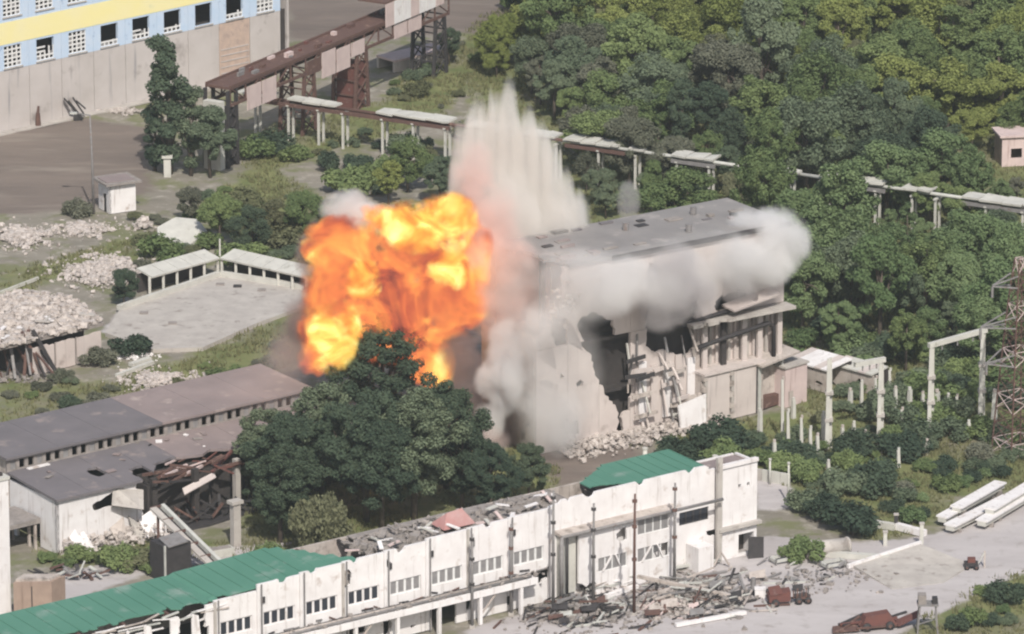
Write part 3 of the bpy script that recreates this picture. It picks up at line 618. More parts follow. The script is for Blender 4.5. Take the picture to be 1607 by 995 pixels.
# ================================================================== WHITE HALL WITH GREEN ROOF (front)
FF = Fr((340, 1072), (1130, 878))
def build_front():
    f = FF; t = thing('white_hall', 'long white two storey hall with torn green roof and window rows', 'building', f.O, f.ang)
    bay = 5.72; b0 = -.16; D = 12.0; tops = [9.6, 10.3, 10.5, 10.6, 10.7, 11.0, 11.1, 11.2]
    for k in range(-5, 8):
        a, b = b0 + bay*k, b0 + bay*(k+1); tp = tops[k] if k >= 0 else 9.3
        wz0, wz1 = 5.25, 6.95; h = (a+.75, b-.75, wz0, wz1)
        low = [(a+1.0, a+3.2, 1.6, 3.0)] if k in (-1, 1, 3) else [(a+.9, b-1.4, .0, 2.6)] if k in (0, 2, 5) else []
        us = cuts(a+.03, b-.03, .55, [h[0], h[1]] + [q for e in low for q in e[:2]]); zl = cuts(0, 3.5, .6, [q for e in low for q in e[2:]])
        rwall('lower_wall', W, t, us, zl, low, y=.25, th=.3, seed=k, keep=lambda u, z, k=k: nz(u, z, k, .45) < (.33 if k != 7 else .1))
        def kp(u, z, k=k, tp=tp, a=a):
            if k < 0: 
                if k == -1: return (u < a+1.2 and z < 8.9) or u > a+4.6 and z < 9.3 or z < 5 + 2.0*nz(u, 0, 7, .9)
                return z < 5.0 + 3.6*nz(u, 1.5, 3, .35) + (3 if abs(u-a) < .6 else 0)
            if z > tp - .1 - .9*max(0, nz(u*.5, k, 2)-.1): return False
            if k == 3 and math.hypot(u-a-.4, (z-8.7)*.9) < 1.0: return False
            if k == 4 and math.hypot(u-a-.5, z-9.0) < .5: return False
            return True
        rwall('upper_wall', W, t, us, cuts(4.0, tp, .5, (wz0, wz1)), [h], kp, y=0, th=.35, seed=k+20, jit=.45)
        if k >= 0: window(t, *h, 4, 1, y=.2, gl=GLS if k < 4 else GLG, missing=.0, bar=.3, seed=k, fr=W if k < 4 else FRM)
        MB().box(a-.16, a+.16, -.2, -.03, 3.95, (tp-.1 if k >= 0 else 8.6)).build('pilaster', W if k % 3 else CON, t)
        if k >= 0: MB().tube([(a+.35,-.32,.1),(a+.35,-.32,tp+.1)], .09, 6).build('drain_pipe', GREY, t)
        rr = random.Random(k+50)
        if k >= 1 and k != 2: MB().box(a+.5, a+.9, -.2, -.02, tp-2.2, tp-1.5).build('junction_box', DRK if k != 6 else GREY, t)
        for q in range(3): 
            x = rr.uniform(a+.3, b-1.2); MB().beam((x,-.12,rr.uniform(4.0,4.6)),(x+rr.uniform(.6,1.8),-.12,rr.uniform(4.0,4.5)),.14).build('cable_piece', rr.choice((DRK, GREY, RUST)), t)
    # ledge deck with pipes along the front
    MB().box(b0-5*bay, b0+bay*7.5, -1.7, .2, 3.5, 3.95).build('ledge', W, t); MB().box(b0-5*bay, b0+bay*7.5, -1.85, -1.7, 3.3, 4.05).build('ledge_edge', W, t)
    for yy, r_, m in ((-1.3,.16,GREY),(-.9,.22,WD),(-.45,.13,DRK)): MB().tube([(b0-5*bay,yy,4.15),(b0+bay*7.4,yy,4.15)], r_, 7).build('ledge_pipe', m, t, True)
    rubble('ledge_debris', None, lambda r: (r.uniform(-20, 44), r.uniform(-1.6,-.1), 4.0+.3*r.random()), 350, .08, .3, RUBG, parent=t, seed=4)
    for k in range(-4, 8): x = b0+bay*k+.6; MB().box(x-.2, x+.2, -1.8, -1.4, 0, 3.3).build('ledge_post', W, t); k % 3 or MB().beam((x+.2,-1.6,1.2),(x+2.2,-1.6,3.2),.16).build('brace', WD, t)
    # right section
    u1, u2, ue = b0+bay*8, 69.6, 75.4
    def kr(u, z): return z < 11.75 - .6*max(0, nz(u*.4, 1, 9)) - (.5 if u < u1+2 else 0)
    hs = [f.wall(1066, 808), f.wall(1112, 797)]; wb = (hs[0][0], hs[1][0], 5.3, 6.9)
    us = cuts(u1+.03, u2-.03, .6, wb[:2]); rwall('upper_wall', W, t, us, cuts(3.9, 11.9, .5, wb[2:]), [wb], kr, y=0, th=.35, seed=77)
    rwall('lower_wall', W, t, rng(u1+.03, u2-.03, .6), rng(0, 3.9, .6), keep=lambda u, z: nz(u, z, 4, .5) < .35, y=.02, th=.3, seed=78); window(t, *wb, 4, 1, y=.2, bar=.25, fr=DRK)
    ho = [f.wall(1157, 845), f.wall(1181, 838)]; dr = (ho[0][0]-.2, min(ho[1][0], ue-.4), .3, 2.7)
    rwall('end_block_wall', W, t, cuts(u2, ue, .6, list(dr[:2])+[72.6,73.0,73.9,74.3]), cuts(0, 11.7, .6, list(dr[2:])+[8.4,8.9]), [dr,(72.6,73.0,8.4,8.9),(73.9,74.3,8.4,8.9)], y=-.5, th=.4); MB().box(u2-.1, ue+.3, -1.1, -.52, 3.7, 4.1).build('end_ledge', CON, t); MB().box(u2, ue, -.75, -.52, 11.3, 11.75).build('cornice', W, t)
    MB().box(ue-.35, ue, -.1, 3.4, 0, 11.3).build('end_wall', W, t); MB().box(u2-.35, u2+.35, -.95, -.52, 0, 12.8).build('pilaster', CON, t); MB().box(dr[0]-.1, dr[1]+.1, 1.5, 1.7, 0, 3).build('doorway_shade', INT, t)  # dark sheet stands in for the shade behind the doorway
    # bump out with its own windows
    yb = -1.3; ua, zb = f.wall(884, 845, yb); ub, _ = f.wall(1062, 805, yb); zt = f.wall(1000, 815, yb)[1]
    W1 = [f.wall(1001, 822, yb)[0], f.wall(1050, 820, yb)[0]]; W2 = [f.wall(939, 880, yb)[0], f.wall(984, 880, yb)[0]]
    z1 = f.wall(1025, 835, yb)[1]; z2 = f.wall(1025, 811, yb)[1]; z3 = f.wall(962, 893, yb)[1]; z4 = f.wall(962, 871, yb)[1]
    hl = [(W1[0], W1[1], z1, z2), (W2[0], W2[1], z3, z4), (W1[0], W1[1], z3, z4)]
    rwall('bay_front_wall', W, t, cuts(ua+2.2, ub, .6, W1+W2), cuts(0, zt, .6, (z1,z2,z3,z4)), hl, keep=lambda u, z: not (math.hypot(u-W2[1]+.6, (z-z1-.6)*.8) < .8) and not (u < ua+4.6 and z < 1.6+nz(u,z)), y=yb, th=.3, seed=5)
    rwall('bay_front_wall', CONL, t, [ua, ua+2.17], rng(.8, zt-.4, .8), y=yb+.5, th=.3)
    for i, q in enumerate(hl): window(t, *q, 4, 1, y=yb+.15, bar=.16, gl=GLG, missing=.1, seed=i)
    for q in (hl[1], hl[2]): MB().beam((q[0]+.6, yb-.05, q[2]), (q[0]+1.9, yb-.05, q[3]), .18).build('brace', W, t); MB().beam((q[1]-.9, yb-.05, q[2]), (q[1]-1.7, yb-.05, q[3]), .18).build('brace', W, t)
    MB().box(ua, ua+.3, yb+.85, -.02, 0, zt).build('bay_side_wall', CONL, t); MB().box(ub-.3, ub, yb+.3, 0, 0, zt).build('bay_side_wall', W, t)
    MB().prism([(ua-.3,yb-.4),(ub+.3,yb-.4),(ub+.3,0),(ua-.3,0)], zt, lambda x, y: zt+.25+.15*(y-yb)).build('bay_roof', WD, t); MB().tube([(ua-.6,yb-.55,zt+.2),(ub+6.3,yb-.55,zt+.2)], .2, 8).build('roof_pipe', GREY, t, True); MB().tube([(ua-.6,yb-.5,.2),(ua-.6,yb-.5,zt+.2)], .25, 8).build('down_pipe', GREY, t, True); MB().tube([(ua+.2,yb-.5,1.2),(ua+.2,yb-.5,zt)], .16, 8).build('down_pipe', DRK, t, True)
    MB().box(ub+2.4, ub+4.6, -2.4, -.05, 0, 3.0).build('porch_block', W, t); MB().tube([(ub+4.8,-2.2,.4),(ub+5.6,-2.5,2.0),(ub+6.6,-2.8,.3)], .15, 7).build('bent_pipe', WD, t)
    # roofs
    def sheets(xa, xb, ya, yb_, zf, m, n, keep=None, nm='roof_sheet'):
        for k in range(n):
            a, b = xa+(xb-xa)*k/n, xa+(xb-xa)*(k+1)/n
            rwall(nm, m, t, rng(a+.01, b-.01, .6), rng(ya, yb_, .6), keep=keep, th=.14, seed=k, lay=zf)
            MB().beam((b, ya+.9, zf(b, ya+.9)+.16), (b, yb_-.2, zf(b, yb_-.2)+.16), .12, .1).build('seam', m, t) if keep is None or (keep(b, ya+1) and keep(b, yb_-.4)) else None
    sheets(b0-5*bay, 22, .4, 9.2, lambda x, y: (9.35 if x < 0 else 9.55+.03*x)+.06*y, GREEN, 26, lambda u, y: not (u > 13.2 + (9.2-y)*.75 + 1.2*nz(u, y, 3, .6)) and not (u < 2 and y < .8+.7*nz(u, 1, 2, .8)))
    sheets(54, 69.5, .5, 9.0, lambda x, y: 10.9+.03*y, GREEN, 10, lambda u, y: not (y < (66-u)*.32 + .9*nz(u, y, 1, .7)) and not (y > 9.6 - (61.5-u)*.55))
    sheets(69.6, ue-.4, -.1, 3.4, lambda x, y: 10.9, ROOFP, 2); MB().box(69.6, ue-.4, 3.45, 3.75, 0, 11.2).build('end_back_wall', W, t)
    MB().box(b0-5*bay, 69.5, 9.3, 9.6, 0, 9.6).build('back_wall', WD, t); MB().box(b0-5*bay, 69.4, .4, 9.2, 3.6, 3.9).build('floor_slab', INT, t)
    for k in range(-4, 12):
        x = b0+bay*k+.0
        MB().beam((x,.5,9.0),(x,9.2,9.4),.3,.5).build('roof_beam', INT if k > 3 else RUST, t)
    rr = random.Random(12)
    rubble('roof_rubble', None, lambda r: (r.uniform(22, 50), r.uniform(.6, 8.5), 9.4+1.2*r.random()*(.5+nz(r.uniform(0,9), 2))), 700, .15, .6, RUBG, parent=t, seed=14)
    sheets(24, 52, 1.0, 9.2, lambda x, y: 9.3+.04*y, RUBG, 6, lambda u, y: nz(u, y, 6, .35) < .15, 'broken_ceiling')
    for k in range(40):
        x, y = rr.uniform(20, 50), rr.uniform(.2, 6); a = rr.uniform(0, 3.1); MB().beam((x,y,9.9+rr.random()),(x+1.6*math.cos(a),y+1.6*math.sin(a),10+rr.random()),rr.uniform(.2,.8),.14).build('broken_slab', rr.choice((W, CONL, RUBG, PNK)), t)
    x, y = f.g(712, 812, 11.0); MB().add([(x-2.2,y-1.2,10.2),(x+2.2,y-1.2,10.2),(x+2.4,y+1.5,10.3),(x-2.2,y+1.5,10.3),(x-1.0,y,11.7),(x+1.1,y,11.9)], [(0,1,5,4),(1,2,5),(2,3,4,5),(3,0,4),(3,2,1,0)]).build('red_roof_sheet', REDC, t)
    for k in range(30):                  # torn strips of parapet along the broken left end
        x = rr.uniform(-24, -.5); z = rr.uniform(7.6, 9.2); MB().beam((x,rr.uniform(-.2,.5),z),(x+rr.uniform(1,4),rr.uniform(-.2,.6),z+rr.uniform(-.3,.5)),rr.uniform(.1,.35),.12).build('torn_strip', rr.choice((W, PALE, WD)), t)
    for x in (-14,-9.6,-6.2,-3.4): MB().slab([(x,-.3,4.2),(x+1.3,-.3,4.2),(x+1.1,.1,8.4),(x+.2,.1,8.8)], .18).build('leaning_panel', W, t)
build_front()
for i, (px, yb, yt, lb) in enumerate(((995,965,775,'tall rust-topped steel mast in front of the white bay'), (931,945,790,'thin grey mast at the left part of the white bay'), (1058,915,758,'thin dark mast beside the upper window of white bay'), (741,985,838,'slim grey mast before the white lower wall'), (802,965,822,'slim mast with small bracket near ledge end'), (868,955,770,'slim mast where the white bay begins'))):
    h = HT(px, yb, yt); t = thing('steel_mast', lb, 'mast', P(px, yb), 0, 'masts along the white hall')
    MB().tube([(0,0,-.2),(0,0,h*.6),(.03,0,h)], [.2,.16,.12], 7).build('shaft', GREY if i else RUST, t, True); MB().box(-.3,.3,-.3,.3,-.1,.3).build('foot', CON, t)
    for q in (.45, .72, .93): MB().box(-.28,.28,-.2,.2,h*q,h*q+.3).build('bracket', DRK if i % 2 else RUST, t)
for i, (px, yb, yt, lb) in enumerate(((1122,760,717,'thick pale vent pipe rising behind the hall end'), (1012,740,705,'short pale vent pipe standing beyond the green roof'), (1208,760,722,'thin pale post in the yard behind the hall end'), (1237,790,728,'taller pale post beside the dusty yard wall'))):
    h = HT(px, yb, yt); t = thing('pale_post', lb, 'post', P(px, yb)); MB().tube([(0,0,-.2),(0,0,h)], [.3,.28] if i < 2 else [.15,.12], 8).build('shaft', CONL, t, True); MB().tube([(0,0,h),(0,0,h+.2)], .36 if i < 2 else .2, 8).build('cap', CONL, t)
t = thing('yard_wall', 'low pale concrete yard wall beyond the hall end', 'wall', P(1182, 752)); 
a, b = P(1182,752), P(1240,762)
for k in range(4): p, q = (b-a)*(k/4), (b-a)*((k+1)/4); MB().beam((p.x,p.y,.7),(q.x-.06,q.y,.7),.3,1.5).build('wall_panel', CONL if k else CON, t)
# ================================================================== MAIN DAMAGED HALL
MF = Fr((850, 712), (1228, 632))
def build_main():
    f = MF; t = thing('damaged_hall', 'tall pale hall torn open by the blast with flat grey roof', 'building', f.O, f.ang)
    zt, D, L, ul = 23.2, 12.5, f.L, -.8
    PX = lambda pts: [f.wall(*p) for p in pts]
    holes = [PX(q) for q in ([(1012,486),(1030,474),(1062,466),(1096,482),(1092,540),(1080,560),(1044,556),(1018,548),(1010,520)],
        [(908,505),(930,490),(960,505),(992,548),(996,600),(988,640),(962,640),(940,606),(918,550)], [(966,620),(979,620),(977,690),(968,690)],
        [(879,588),(891,588),(890,606),(880,606)], [(904,596),(916,596),(915,611),(905,611)], [(878,658),(914,662),(906,684),(890,680)],
        [(1118,474),(1150,456),(1168,450),(1182,462),(1172,478),(1130,490)], [(868,500),(882,490),(892,520),(880,545),(866,530)])]
    def kp(u, z):
        a, b = u + .9*nz(u, z, 1, .5), z + .9*nz(u, z, 5, .5)
        if any(inpoly(a, b, h) for h in holes): return False
        if u < 3.5 + 2.5*nz(1, z, 3, .25) and z > 15 + 1.2*u: return False
        return True
    gz0, gz1 = 6.3, 13.3; gu0 = f.wall(1098, 520)[0]
    n = 8
    for k in range(n):                   # upper wall in big cast panels
        a, b = ul + (L-ul)*k/n, ul + (L-ul)*(k+1)/n
        rwall('upper_wall_panel', WP, t, rng(a+.02, b-.02, .75), rng(13.3, zt, .75), keep=kp, th=.5, seed=k, jit=.5)
        rwall('lower_wall_panel', WP if k < 5 else WD, t, rng(a+.02, b-.02, .6), rng(0, 13.25, .66), keep=lambda u, z: kp(u, z) and not (u > gu0 and gz0 < z < gz1-.5), th=.5, seed=k+9, jit=.5)
    MB().box(L-.5, L, .52, D, 0, zt).build('end_wall', WP, t); MB().box(1.5, L, D-.4, D, 0, zt-.5).build('back_wall', WD, t)
    rwall('end_wall', WD, t, rng(-D+.5, -.6, .8), rng(0, zt, .8), keep=lambda u, z: z < 13 + 4*nz(u, z, 2, .25), y=-.8, th=.4, axis='-y')
    for z in (6.2, 13.0): MB().box(-.3, L-.6, .6, D-.5, z-.35, z).build('floor_slab', INT, t)  # slabs, columns and inner wall coloured near-black for the shade inside
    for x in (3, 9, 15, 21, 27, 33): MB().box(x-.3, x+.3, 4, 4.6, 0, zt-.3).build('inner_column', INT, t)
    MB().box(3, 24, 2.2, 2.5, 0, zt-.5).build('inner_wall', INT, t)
    # roof in felt strips, dark edge
    for k in range(6):
        a, b = -3 + (L+3.5)*k/6, -3 + (L+3.5)*(k+1)/6
        o = rwall('roof_sheet', ROOFG, t, rng(a+.01, b-.01, .8), rng(-.5, D+.4, .8), keep=lambda u, y: not (u < 2.5 + 1.5*nz(u, y, 2, .4) + .25*(6-y)), th=.35, seed=k, lay=lambda x, y: zt+.03)
    MB().box(10, L+.5, -.62, -.52, zt-.15, zt+.5).build('roof_edge', DRK, t)
    rr = random.Random(21)
    for k in range(26):
        x, y = rr.uniform(3, L-2), rr.uniform(.3, D-1); MB().box(x, x+rr.uniform(.4,2.2), y, y+rr.uniform(.3,1.2), zt+.41, zt+.41+rr.uniform(.06,.35)).build('roof_debris', rr.choice((DRK, RUBG, ROOF, ROOFP)), t)
    for x, y in ((18, 8), (24, 3), (29, 9)): MB().tube([(x,y,zt+.4),(x,y,zt+1.4)], .4, 8).build('roof_vent', GREY, t)
    # gallery front at the right: ribbed recess, slab, pillars and pipes
    MB().box(gu0, L-.5, 1.2, 1.5, gz0, gz1).build('recess_wall', WP, t)
    x = gu0 + .2; k = 0
    while x < L-.7:
        MB().box(x, x+.32, .75, 1.19, gz0, gz1-.5).build('rib', CON if k % 3 else WP, t); x += .95; k += 1
    o = rwall('gallery_slab', CON, t, rng(gu0-2.5, L+.3, .8), [0, .8, 1.6, 2.2], keep=lambda u, y: nz(u, y, 3, .8) < .3, th=.4, seed=3, lay=lambda x, y: gz1-.5)
    for o in [c for c in t.children if c.name.startswith('gallery_slab')]:
        for v in o.data.vertices: v.co.y -= 2.2
    for px in (1104, 1134, 1166, 1190, 1221): u = f.wall(px, 540)[0]; MB().box(u-.35, u+.35, -.4, -.02, gz0-.2, gz1-.5).build('pillar', WP if px != 1134 else INT, t)
    q = [f.wall(*p, -.6) for p in ((1072,512),(1112,497),(1150,486))]; MB().tube([(u,-.6,z) for u, z in q], .28, 7).build('dark_pipe', DRK, t, True)
    q = [f.wall(*p, -.7) for p in ((1094,546),(1122,536),(1168,520),(1206,507),(1214,512),(1214,566))]; MB().tube([(u,-.7,z) for u, z in q], .3, 7).build('dark_pipe', DRK, t, True)
    MB().slab([(L-9.5,-2.6,gz1+.8),(L-2,-2.0,gz1+1.6),(L-2,.1,gz1+2.0),(L-9.5,.1,gz1+.9)], .25).build('lifted_slab', WP, t)
    # shattered rooms below the hole
    for k in range(20):
        px, py = rr.uniform(985, 1098), rr.uniform(545, 690); u, z = f.wall(px, py, -1); hgt = rr.uniform(1.2, 4.5)
        z = max(0, z); MB().beam((u,rr.uniform(-2.6,.4),z),(u+rr.uniform(-.2,.2),rr.uniform(-1.0,.4),z+hgt),rr.uniform(.1,.3),.2).build('torn_post', rr.choice((WP, WD, CONL, GREY)), t)
    for k in range(14):
        px, py = rr.uniform(990, 1095), rr.uniform(560, 680); u, z = f.wall(px, py, -1); z = max(.1, z); MB().beam((u-1.5,-1.8+rr.random(),z),(u+1.5,-1.8+rr.random(),z+rr.uniform(-.3,.5)),.2,.5).build('torn_beam', rr.choice((WP, DRK, WD, CONL)), t)
    for k in range(5):
        u, z = f.wall(1003+k*19, 600, -.3); MB().box(u, u+1.1, -.35, -.1, 1.5+k%2, 9.2-.7*(k % 3)).build('hanging_panel', WP if k % 2 else W, t)
    u, z = f.wall(1066, 678, -3); MB().slab([(u,-3.2,max(.2,z)),(u+3.9,-3.0,z+.5),(u+4.1,-2.6,z+4.1),(u-.2,-2.8,z+3.4)], .25).build('leaning_panel', W, t)
    rubble('rubble_at_foot', None, lambda r: (r.uniform(2, 24), -abs(r.gauss(0, 2.2)), .1+.9*r.random()**2), 1700, .07, .48, RUB, parent=t, seed=22)
    for px, py in ((892, 470), (878, 490)):
        u, z = f.wall(px, py, -.8); bb = MB(); rq = random.Random(px)
        for _ in range(30): bb.rock((u+rq.gauss(0,.9), -.5+rq.gauss(0,.4), z+rq.gauss(0,.8)), rq.uniform(.12,.42), rq)
        o = bb.build('hanging_debris', RUB, t); o['kind'] = 'stuff'
build_main()
def build_annex():
    f = Fr((1104, 668), (1198, 645)); t = thing('annex_block', 'low pale annex with brick-notched corners before the damaged hall', 'annex', f.O, f.ang)
    hh = HT(1150, 657, 580); L = f.L
    for k, (a, b) in enumerate(((0, .43*L), (.46*L, .88*L))): MB().box(a+.4, b, 0, .4, 0, hh).build('wall_panel', WP, t)
    for u in (0, .44*L, .9*L):
        for j in range(9): MB().box(u-.1+(.25 if j % 2 else 0), u+.55, -.12, .3, hh*j/9+.02, hh*(j+1)/9-.03).build('quoin', CON if j % 2 else WD, t)
    MB().box(L*.97, L, .1, 8, 0, hh).build('side_wall', WD, t); MB().box(-.1, L+.1, -.3, 8.2, hh, hh+.3).build('roof', WP, t); MB().box(.1, L, 7.6, 8, 0, hh).build('back_wall', WD, t); MB().box(.0, .38, .42, 7.6, 0, hh).build('side_wall', WD, t)
    f = Fr((1190, 648), (1228, 636)); t = thing('rusty_bay', 'rusty open steel bay with sagging roof beside the annex', 'shed', f.O, f.ang)
    L = f.L; hh = 6.0
    MB().box(0, L, 3.4, 3.7, 0, hh).build('back_wall', REDR, t)
    for k in range(5): MB().box(L*k/5+.1, L*k/5+.5, 2.9, 3.38, 0, hh).build('rib', RUST, t)
    for x in (.15, L-.15): MB().box(x-.18, x+.18, -.1, .3, -.5, hh).build('post', PALE, t)
    MB().slab([(-.3,-.9,hh+.1),(L+2.4,-.7,hh+.5),(L+2.4,4,hh+.9),(-.3,4,hh+.5)], .25).build('roof', WD, t); MB().box(-.2, .0, .1, 3.6, 0, hh).build('side_wall', DRK, t); MB().box(.2,L-.2,.2,1.4,.2,1.6).build('scrap', RUST, t)
    f = Fr((1232, 640), (1266, 630)); t = thing('pump_house', 'small plain pink plastered box beside the rusty open bay', 'shed', f.O, f.ang); hh = HT(1245, 636, 575)
    MB().box(0, f.L, 0, 4, 0, hh).build('wall', PNK, t); MB().box(-.2, f.L+.2, -.2, 4.2, hh, hh+.25).build('roof', CON, t); MB().box(.6, 1.4, -.04, -.005, .1, 2.0).build('door', WD, t)
    for (pa, pb, zz, d, lb, m) in (((1236,600),(1300,618),3.0,4.5,'white sheeted low shed roof behind the pump house',W), ((1304,602),(1370,620),2.6,3,'second white shed roof with broken edge near gantry',CONL)):
        a, b = P(*pa), P(*pb); t = thing('low_shed', lb, 'shed', a, math.atan2(b.y-a.y, b.x-a.x)); L = (b-a).length; n = 6
        for k in range(n): MB().prism([(L*k/n+.03,-.3),(L*(k+1)/n-.03,-.3),(L*(k+1)/n-.03,d),(L*k/n+.03,d)], lambda x, y: zz+.1*y, lambda x, y: zz+.2+.1*y).build('roof_sheet', m if k % 4 else WP, t)
        rwall('front_wall', WD, t, rng(0, L, .9), rng(0, zz-.1, .7), keep=lambda u, z: nz(u, z, 5, .6) < .12, th=.25); MB().box(0, L, d-.4, d-.1, 0, zz+.3).build('back_wall', INT, t)
build_annex()

# ================================================================== SUBSTATION: gantries, stub posts, pylon
for i, (p0, t0, p1, t1, bb, lb) in enumerate((((1300,702),562,(1381,690),566,((1345,571),(1384,560)),'pale concrete switchyard gantry with broken crossbeam near white sheds'), ((1460,672),541,(1540,655),520,((1458,543),(1540,518)),'taller pale concrete gantry whose crossbeam is still whole'))):
    a, b = P(*p0), P(*p1); t = thing('switchyard_gantry', lb, 'gantry', a); ha, hb = HT(p0[0], p0[1], t0), HT(p1[0], p1[1], t1); d = b-a
    for o_, hh in ((Vector((0,0,0)), ha), (d, hb)):
        for s in (-.35, .35): MB().beam((o_.x+s*.6, o_.y+s, -.3), (o_.x+s*.35, o_.y+s*.5, hh), .5, .5, .36).build('leg', CONL, t)
        for q in (.3, .6): MB().box(o_.x-.5, o_.x+.5, o_.y-.6, o_.y+.6, hh*q, hh*q+.35).build('tie', CON, t)
    s = Vector((0,0,ha)) if i else d*.55 + Vector((0,0,hb)); e = Vector((d.x, d.y, hb+.1)); ex = (e-s).normalized()*.5
    MB().beam(s-ex, e+ex, .55, .6).build('crossbeam', CONL, t)
    for q in (.2, .5, .8): p = s.lerp(e, q); MB().beam(p, p+Vector((0,0,-1.0)), .18).build('insulator', GREY, t)
stub = []
for px, yb, yt in ((1237,700,640),(1258,705,650),(1272,712,668),(1283,716,680),(1292,690,645),(1322,696,668),(1340,690,662),(1358,702,676),(1352,650,595),(1375,640,588),(1397,612,578),(1405,645,606),(1427,642,608),(1416,670,640),(1436,612,598),(1470,640,612),(1488,645,618),(1502,642,620),(1410,732,704),(1454,714,690),(1520,690,660),(1215,728,690),(1192,690,640),(1228,690,585),(1300,745,728),(1560,660,610),(1380,715,690),(1448,640,615),(1245,655,625),(1334,640,610)):
    stub.append((px, yb, yt))
for i, (px, yb, yt) in enumerate(stub):
    hh = max(1.6, HT(px, yb, yt)*.9); fat = random.Random(px).uniform(.26, .42)
    t = thing('insulator_post', f"{'stubby' if hh < 2.2 else 'short' if hh < 3 else 'tall' if hh > 4 else 'middling'} {'thick' if fat > .35 else 'thin'} pale concrete equipment post {'beside the annex' if px < 1240 else 'before the broken gantry' if px < 1296 else 'between legs of the broken gantry' if px < 1378 else 'between the two gantries' if px < 1458 else 'between legs of the taller gantry' if px < 1540 else 'near the pylon'}", 'post', P(px, yb), random.Random(px).uniform(0, 1), 'switchyard equipment posts')
    MB().beam((0,0,-.3),(random.Random(px).uniform(-.15,.15),0,hh),fat*1.5,fat*1.5,fat*1.1).build('shaft', CONL, t); MB().tube([(0,0,hh-.05),(0,0,hh+.35)], fat*.6, 7).build('insulator', WD if i % 2 else CONL, t)
def build_pylon():
    b0 = P(1594, 712); hh = HT(1594, 712, 405); t = thing('lattice_pylon', 'rusty steel lattice power pylon with cross arms at the wood edge', 'pylon', b0, R(30))
    def wd(z): return 1.7*(1-z/hh)**.8 + .45
    for sx, sy in ((-1,-1),(1,-1),(1,1),(-1,1)):
        m = MB()
        for k in range(8): z0, z1 = hh*k/8, hh*(k+1)/8; m.beam((sx*wd(z0),sy*wd(z0),z0),(sx*wd(z1),sy*wd(z1),z1),.15)
        m.build('leg', RUST, t)
    n = 13
    for k in range(n):
        z0, z1 = hh*k/n, hh*(k+1)/n; a, b = wd(z0), wd(z1); m = MB()
        for (x0,y0),(x1,y1) in (((-1,-1),(1,-1)),((1,-1),(1,1)),((1,1),(-1,1)),((-1,1),(-1,-1))):
            m.beam((x0*a,y0*a,z0),(x1*b,y1*b,z1),.07); m.beam((x1*a,y1*a,z0),(x0*b,y0*b,z1),.07); m.beam((x0*b,y0*b,z1),(x1*b,y1*b,z1),.07)
        m.build('bracing', PNK if k % 3 == 0 else RUST, t)
    for z, l_ in ((hh*.47, 4.6), (hh*.66, 5.6), (hh*.86, 4)):
        for s in (-1, 1):
            w_ = wd(z); m = MB()
            for yy in (-w_, w_): m.beam((s*w_,yy,z),(s*l_,0,z+.5),.16); m.beam((s*w_,yy,z+1.5),(s*l_,0,z+.6),.14)
            for q in (.3, .6): m.beam((s*(w_+(l_-w_)*q),-w_*(1-q),z+.3),(s*(w_+(l_-w_)*q),w_*(1-q),z+.3),.1)
            m.build('cross_arm', GREY, t)
            MB().tube([(s*l_,0,z+.4),(s*l_,0,z-.9)], .16, 6).build('insulator', GREY, t)
build_pylon()
t = thing('brick_hut', 'small pink brick hut with square dark window in the wood', 'hut', P(1572, 262), R(10)); hh = HT(1590, 258, 212)
rwall('front_wall', PNK, t, [0,1.3,2.9,4.5], [0,1.2,2.6,hh], [(1.3,2.9,1.2,2.6)], th=.3); MB().box(0,.3,.3,4,0,hh).build('side_wall', BRN, t); MB().box(4.2,4.5,.3,4,0,hh).build('side_wall', BRN, t); MB().box(0,4.5,4,4.3,0,hh).build('back_wall', BRN, t); MB().box(-.4,4.9,-.4,4.7,hh,hh+.3).build('roof', PNK, t)

# ================================================================== YARD (lower right)
def pile(label, px, py, rx, ry, nb, h_, seed, mats, n_r, m_r, L0=1.5, L1=5.0, name='debris_pile', cat='debris'):
    t = thing(name, label, cat, P(px, py)); r = random.Random(seed)
    for k in range(nb):
        x, y = r.gauss(0, rx*.45), r.gauss(0, ry*.45); a = r.gauss(.65, .7); l_ = r.uniform(L0, L1); z = max(.08, h_*(1-min(1, math.hypot(x/rx, y/ry)))*r.random())
        MB().beam((x-l_/2*math.cos(a), y-l_/2*math.sin(a), z),(x+l_/2*math.cos(a), y+l_/2*math.sin(a), max(.1, z+r.uniform(-.6,.6))), r.uniform(.1,.3), r.uniform(.1,.22)).build('beam', r.choice(mats), t)
    for k in range(max(3, nb//6)):
        x, y = r.gauss(0, rx*.4), r.gauss(0, ry*.4); s = r.uniform(.3, .95); z = r.uniform(.1, h_*.6)
        MB().slab([(x-s,y-s*.7,z),(x+s,y-s*.6,z+r.uniform(0,.5)),(x+s,y+s*.7,z+r.uniform(0,.7)),(x-s,y+s*.6,z+r.uniform(0,.4))], .1).build('sheet', r.choice(mats), t)
    def fn(q): 
        x, y = q.gauss(0, rx*.45), q.gauss(0, ry*.45); return x, y, .1+max(0, h_*.5*(1-math.hypot(x/rx, y/ry)))*q.random()
    if n_r: rubble('rubble', None, fn, n_r, .1, .42, m_r, parent=t, seed=seed)
    return t
pile('dark tangled wreckage heap lying under the white hall ledge', 905, 965, 8, 6, 95, 2.2, 31, (DRK, DRK, DRK, GREY, PALE, RUST), 500, RUBG, .8, 3.5)
pile('long heap of fallen trusses and pipes before the white bay', 1090, 935, 9, 8, 95, 1.9, 32, (GREY, DRK, GREY, PALE, WD, RUST), 700, RUBG, 1.2, 6)
pile('rusty pinkish scrap heap at the foot of the mast', 1050, 955, 4, 3.4, 50, 1.5, 33, (PNK, RUST, PNK, WD), 260, RUB, .6, 2.5)
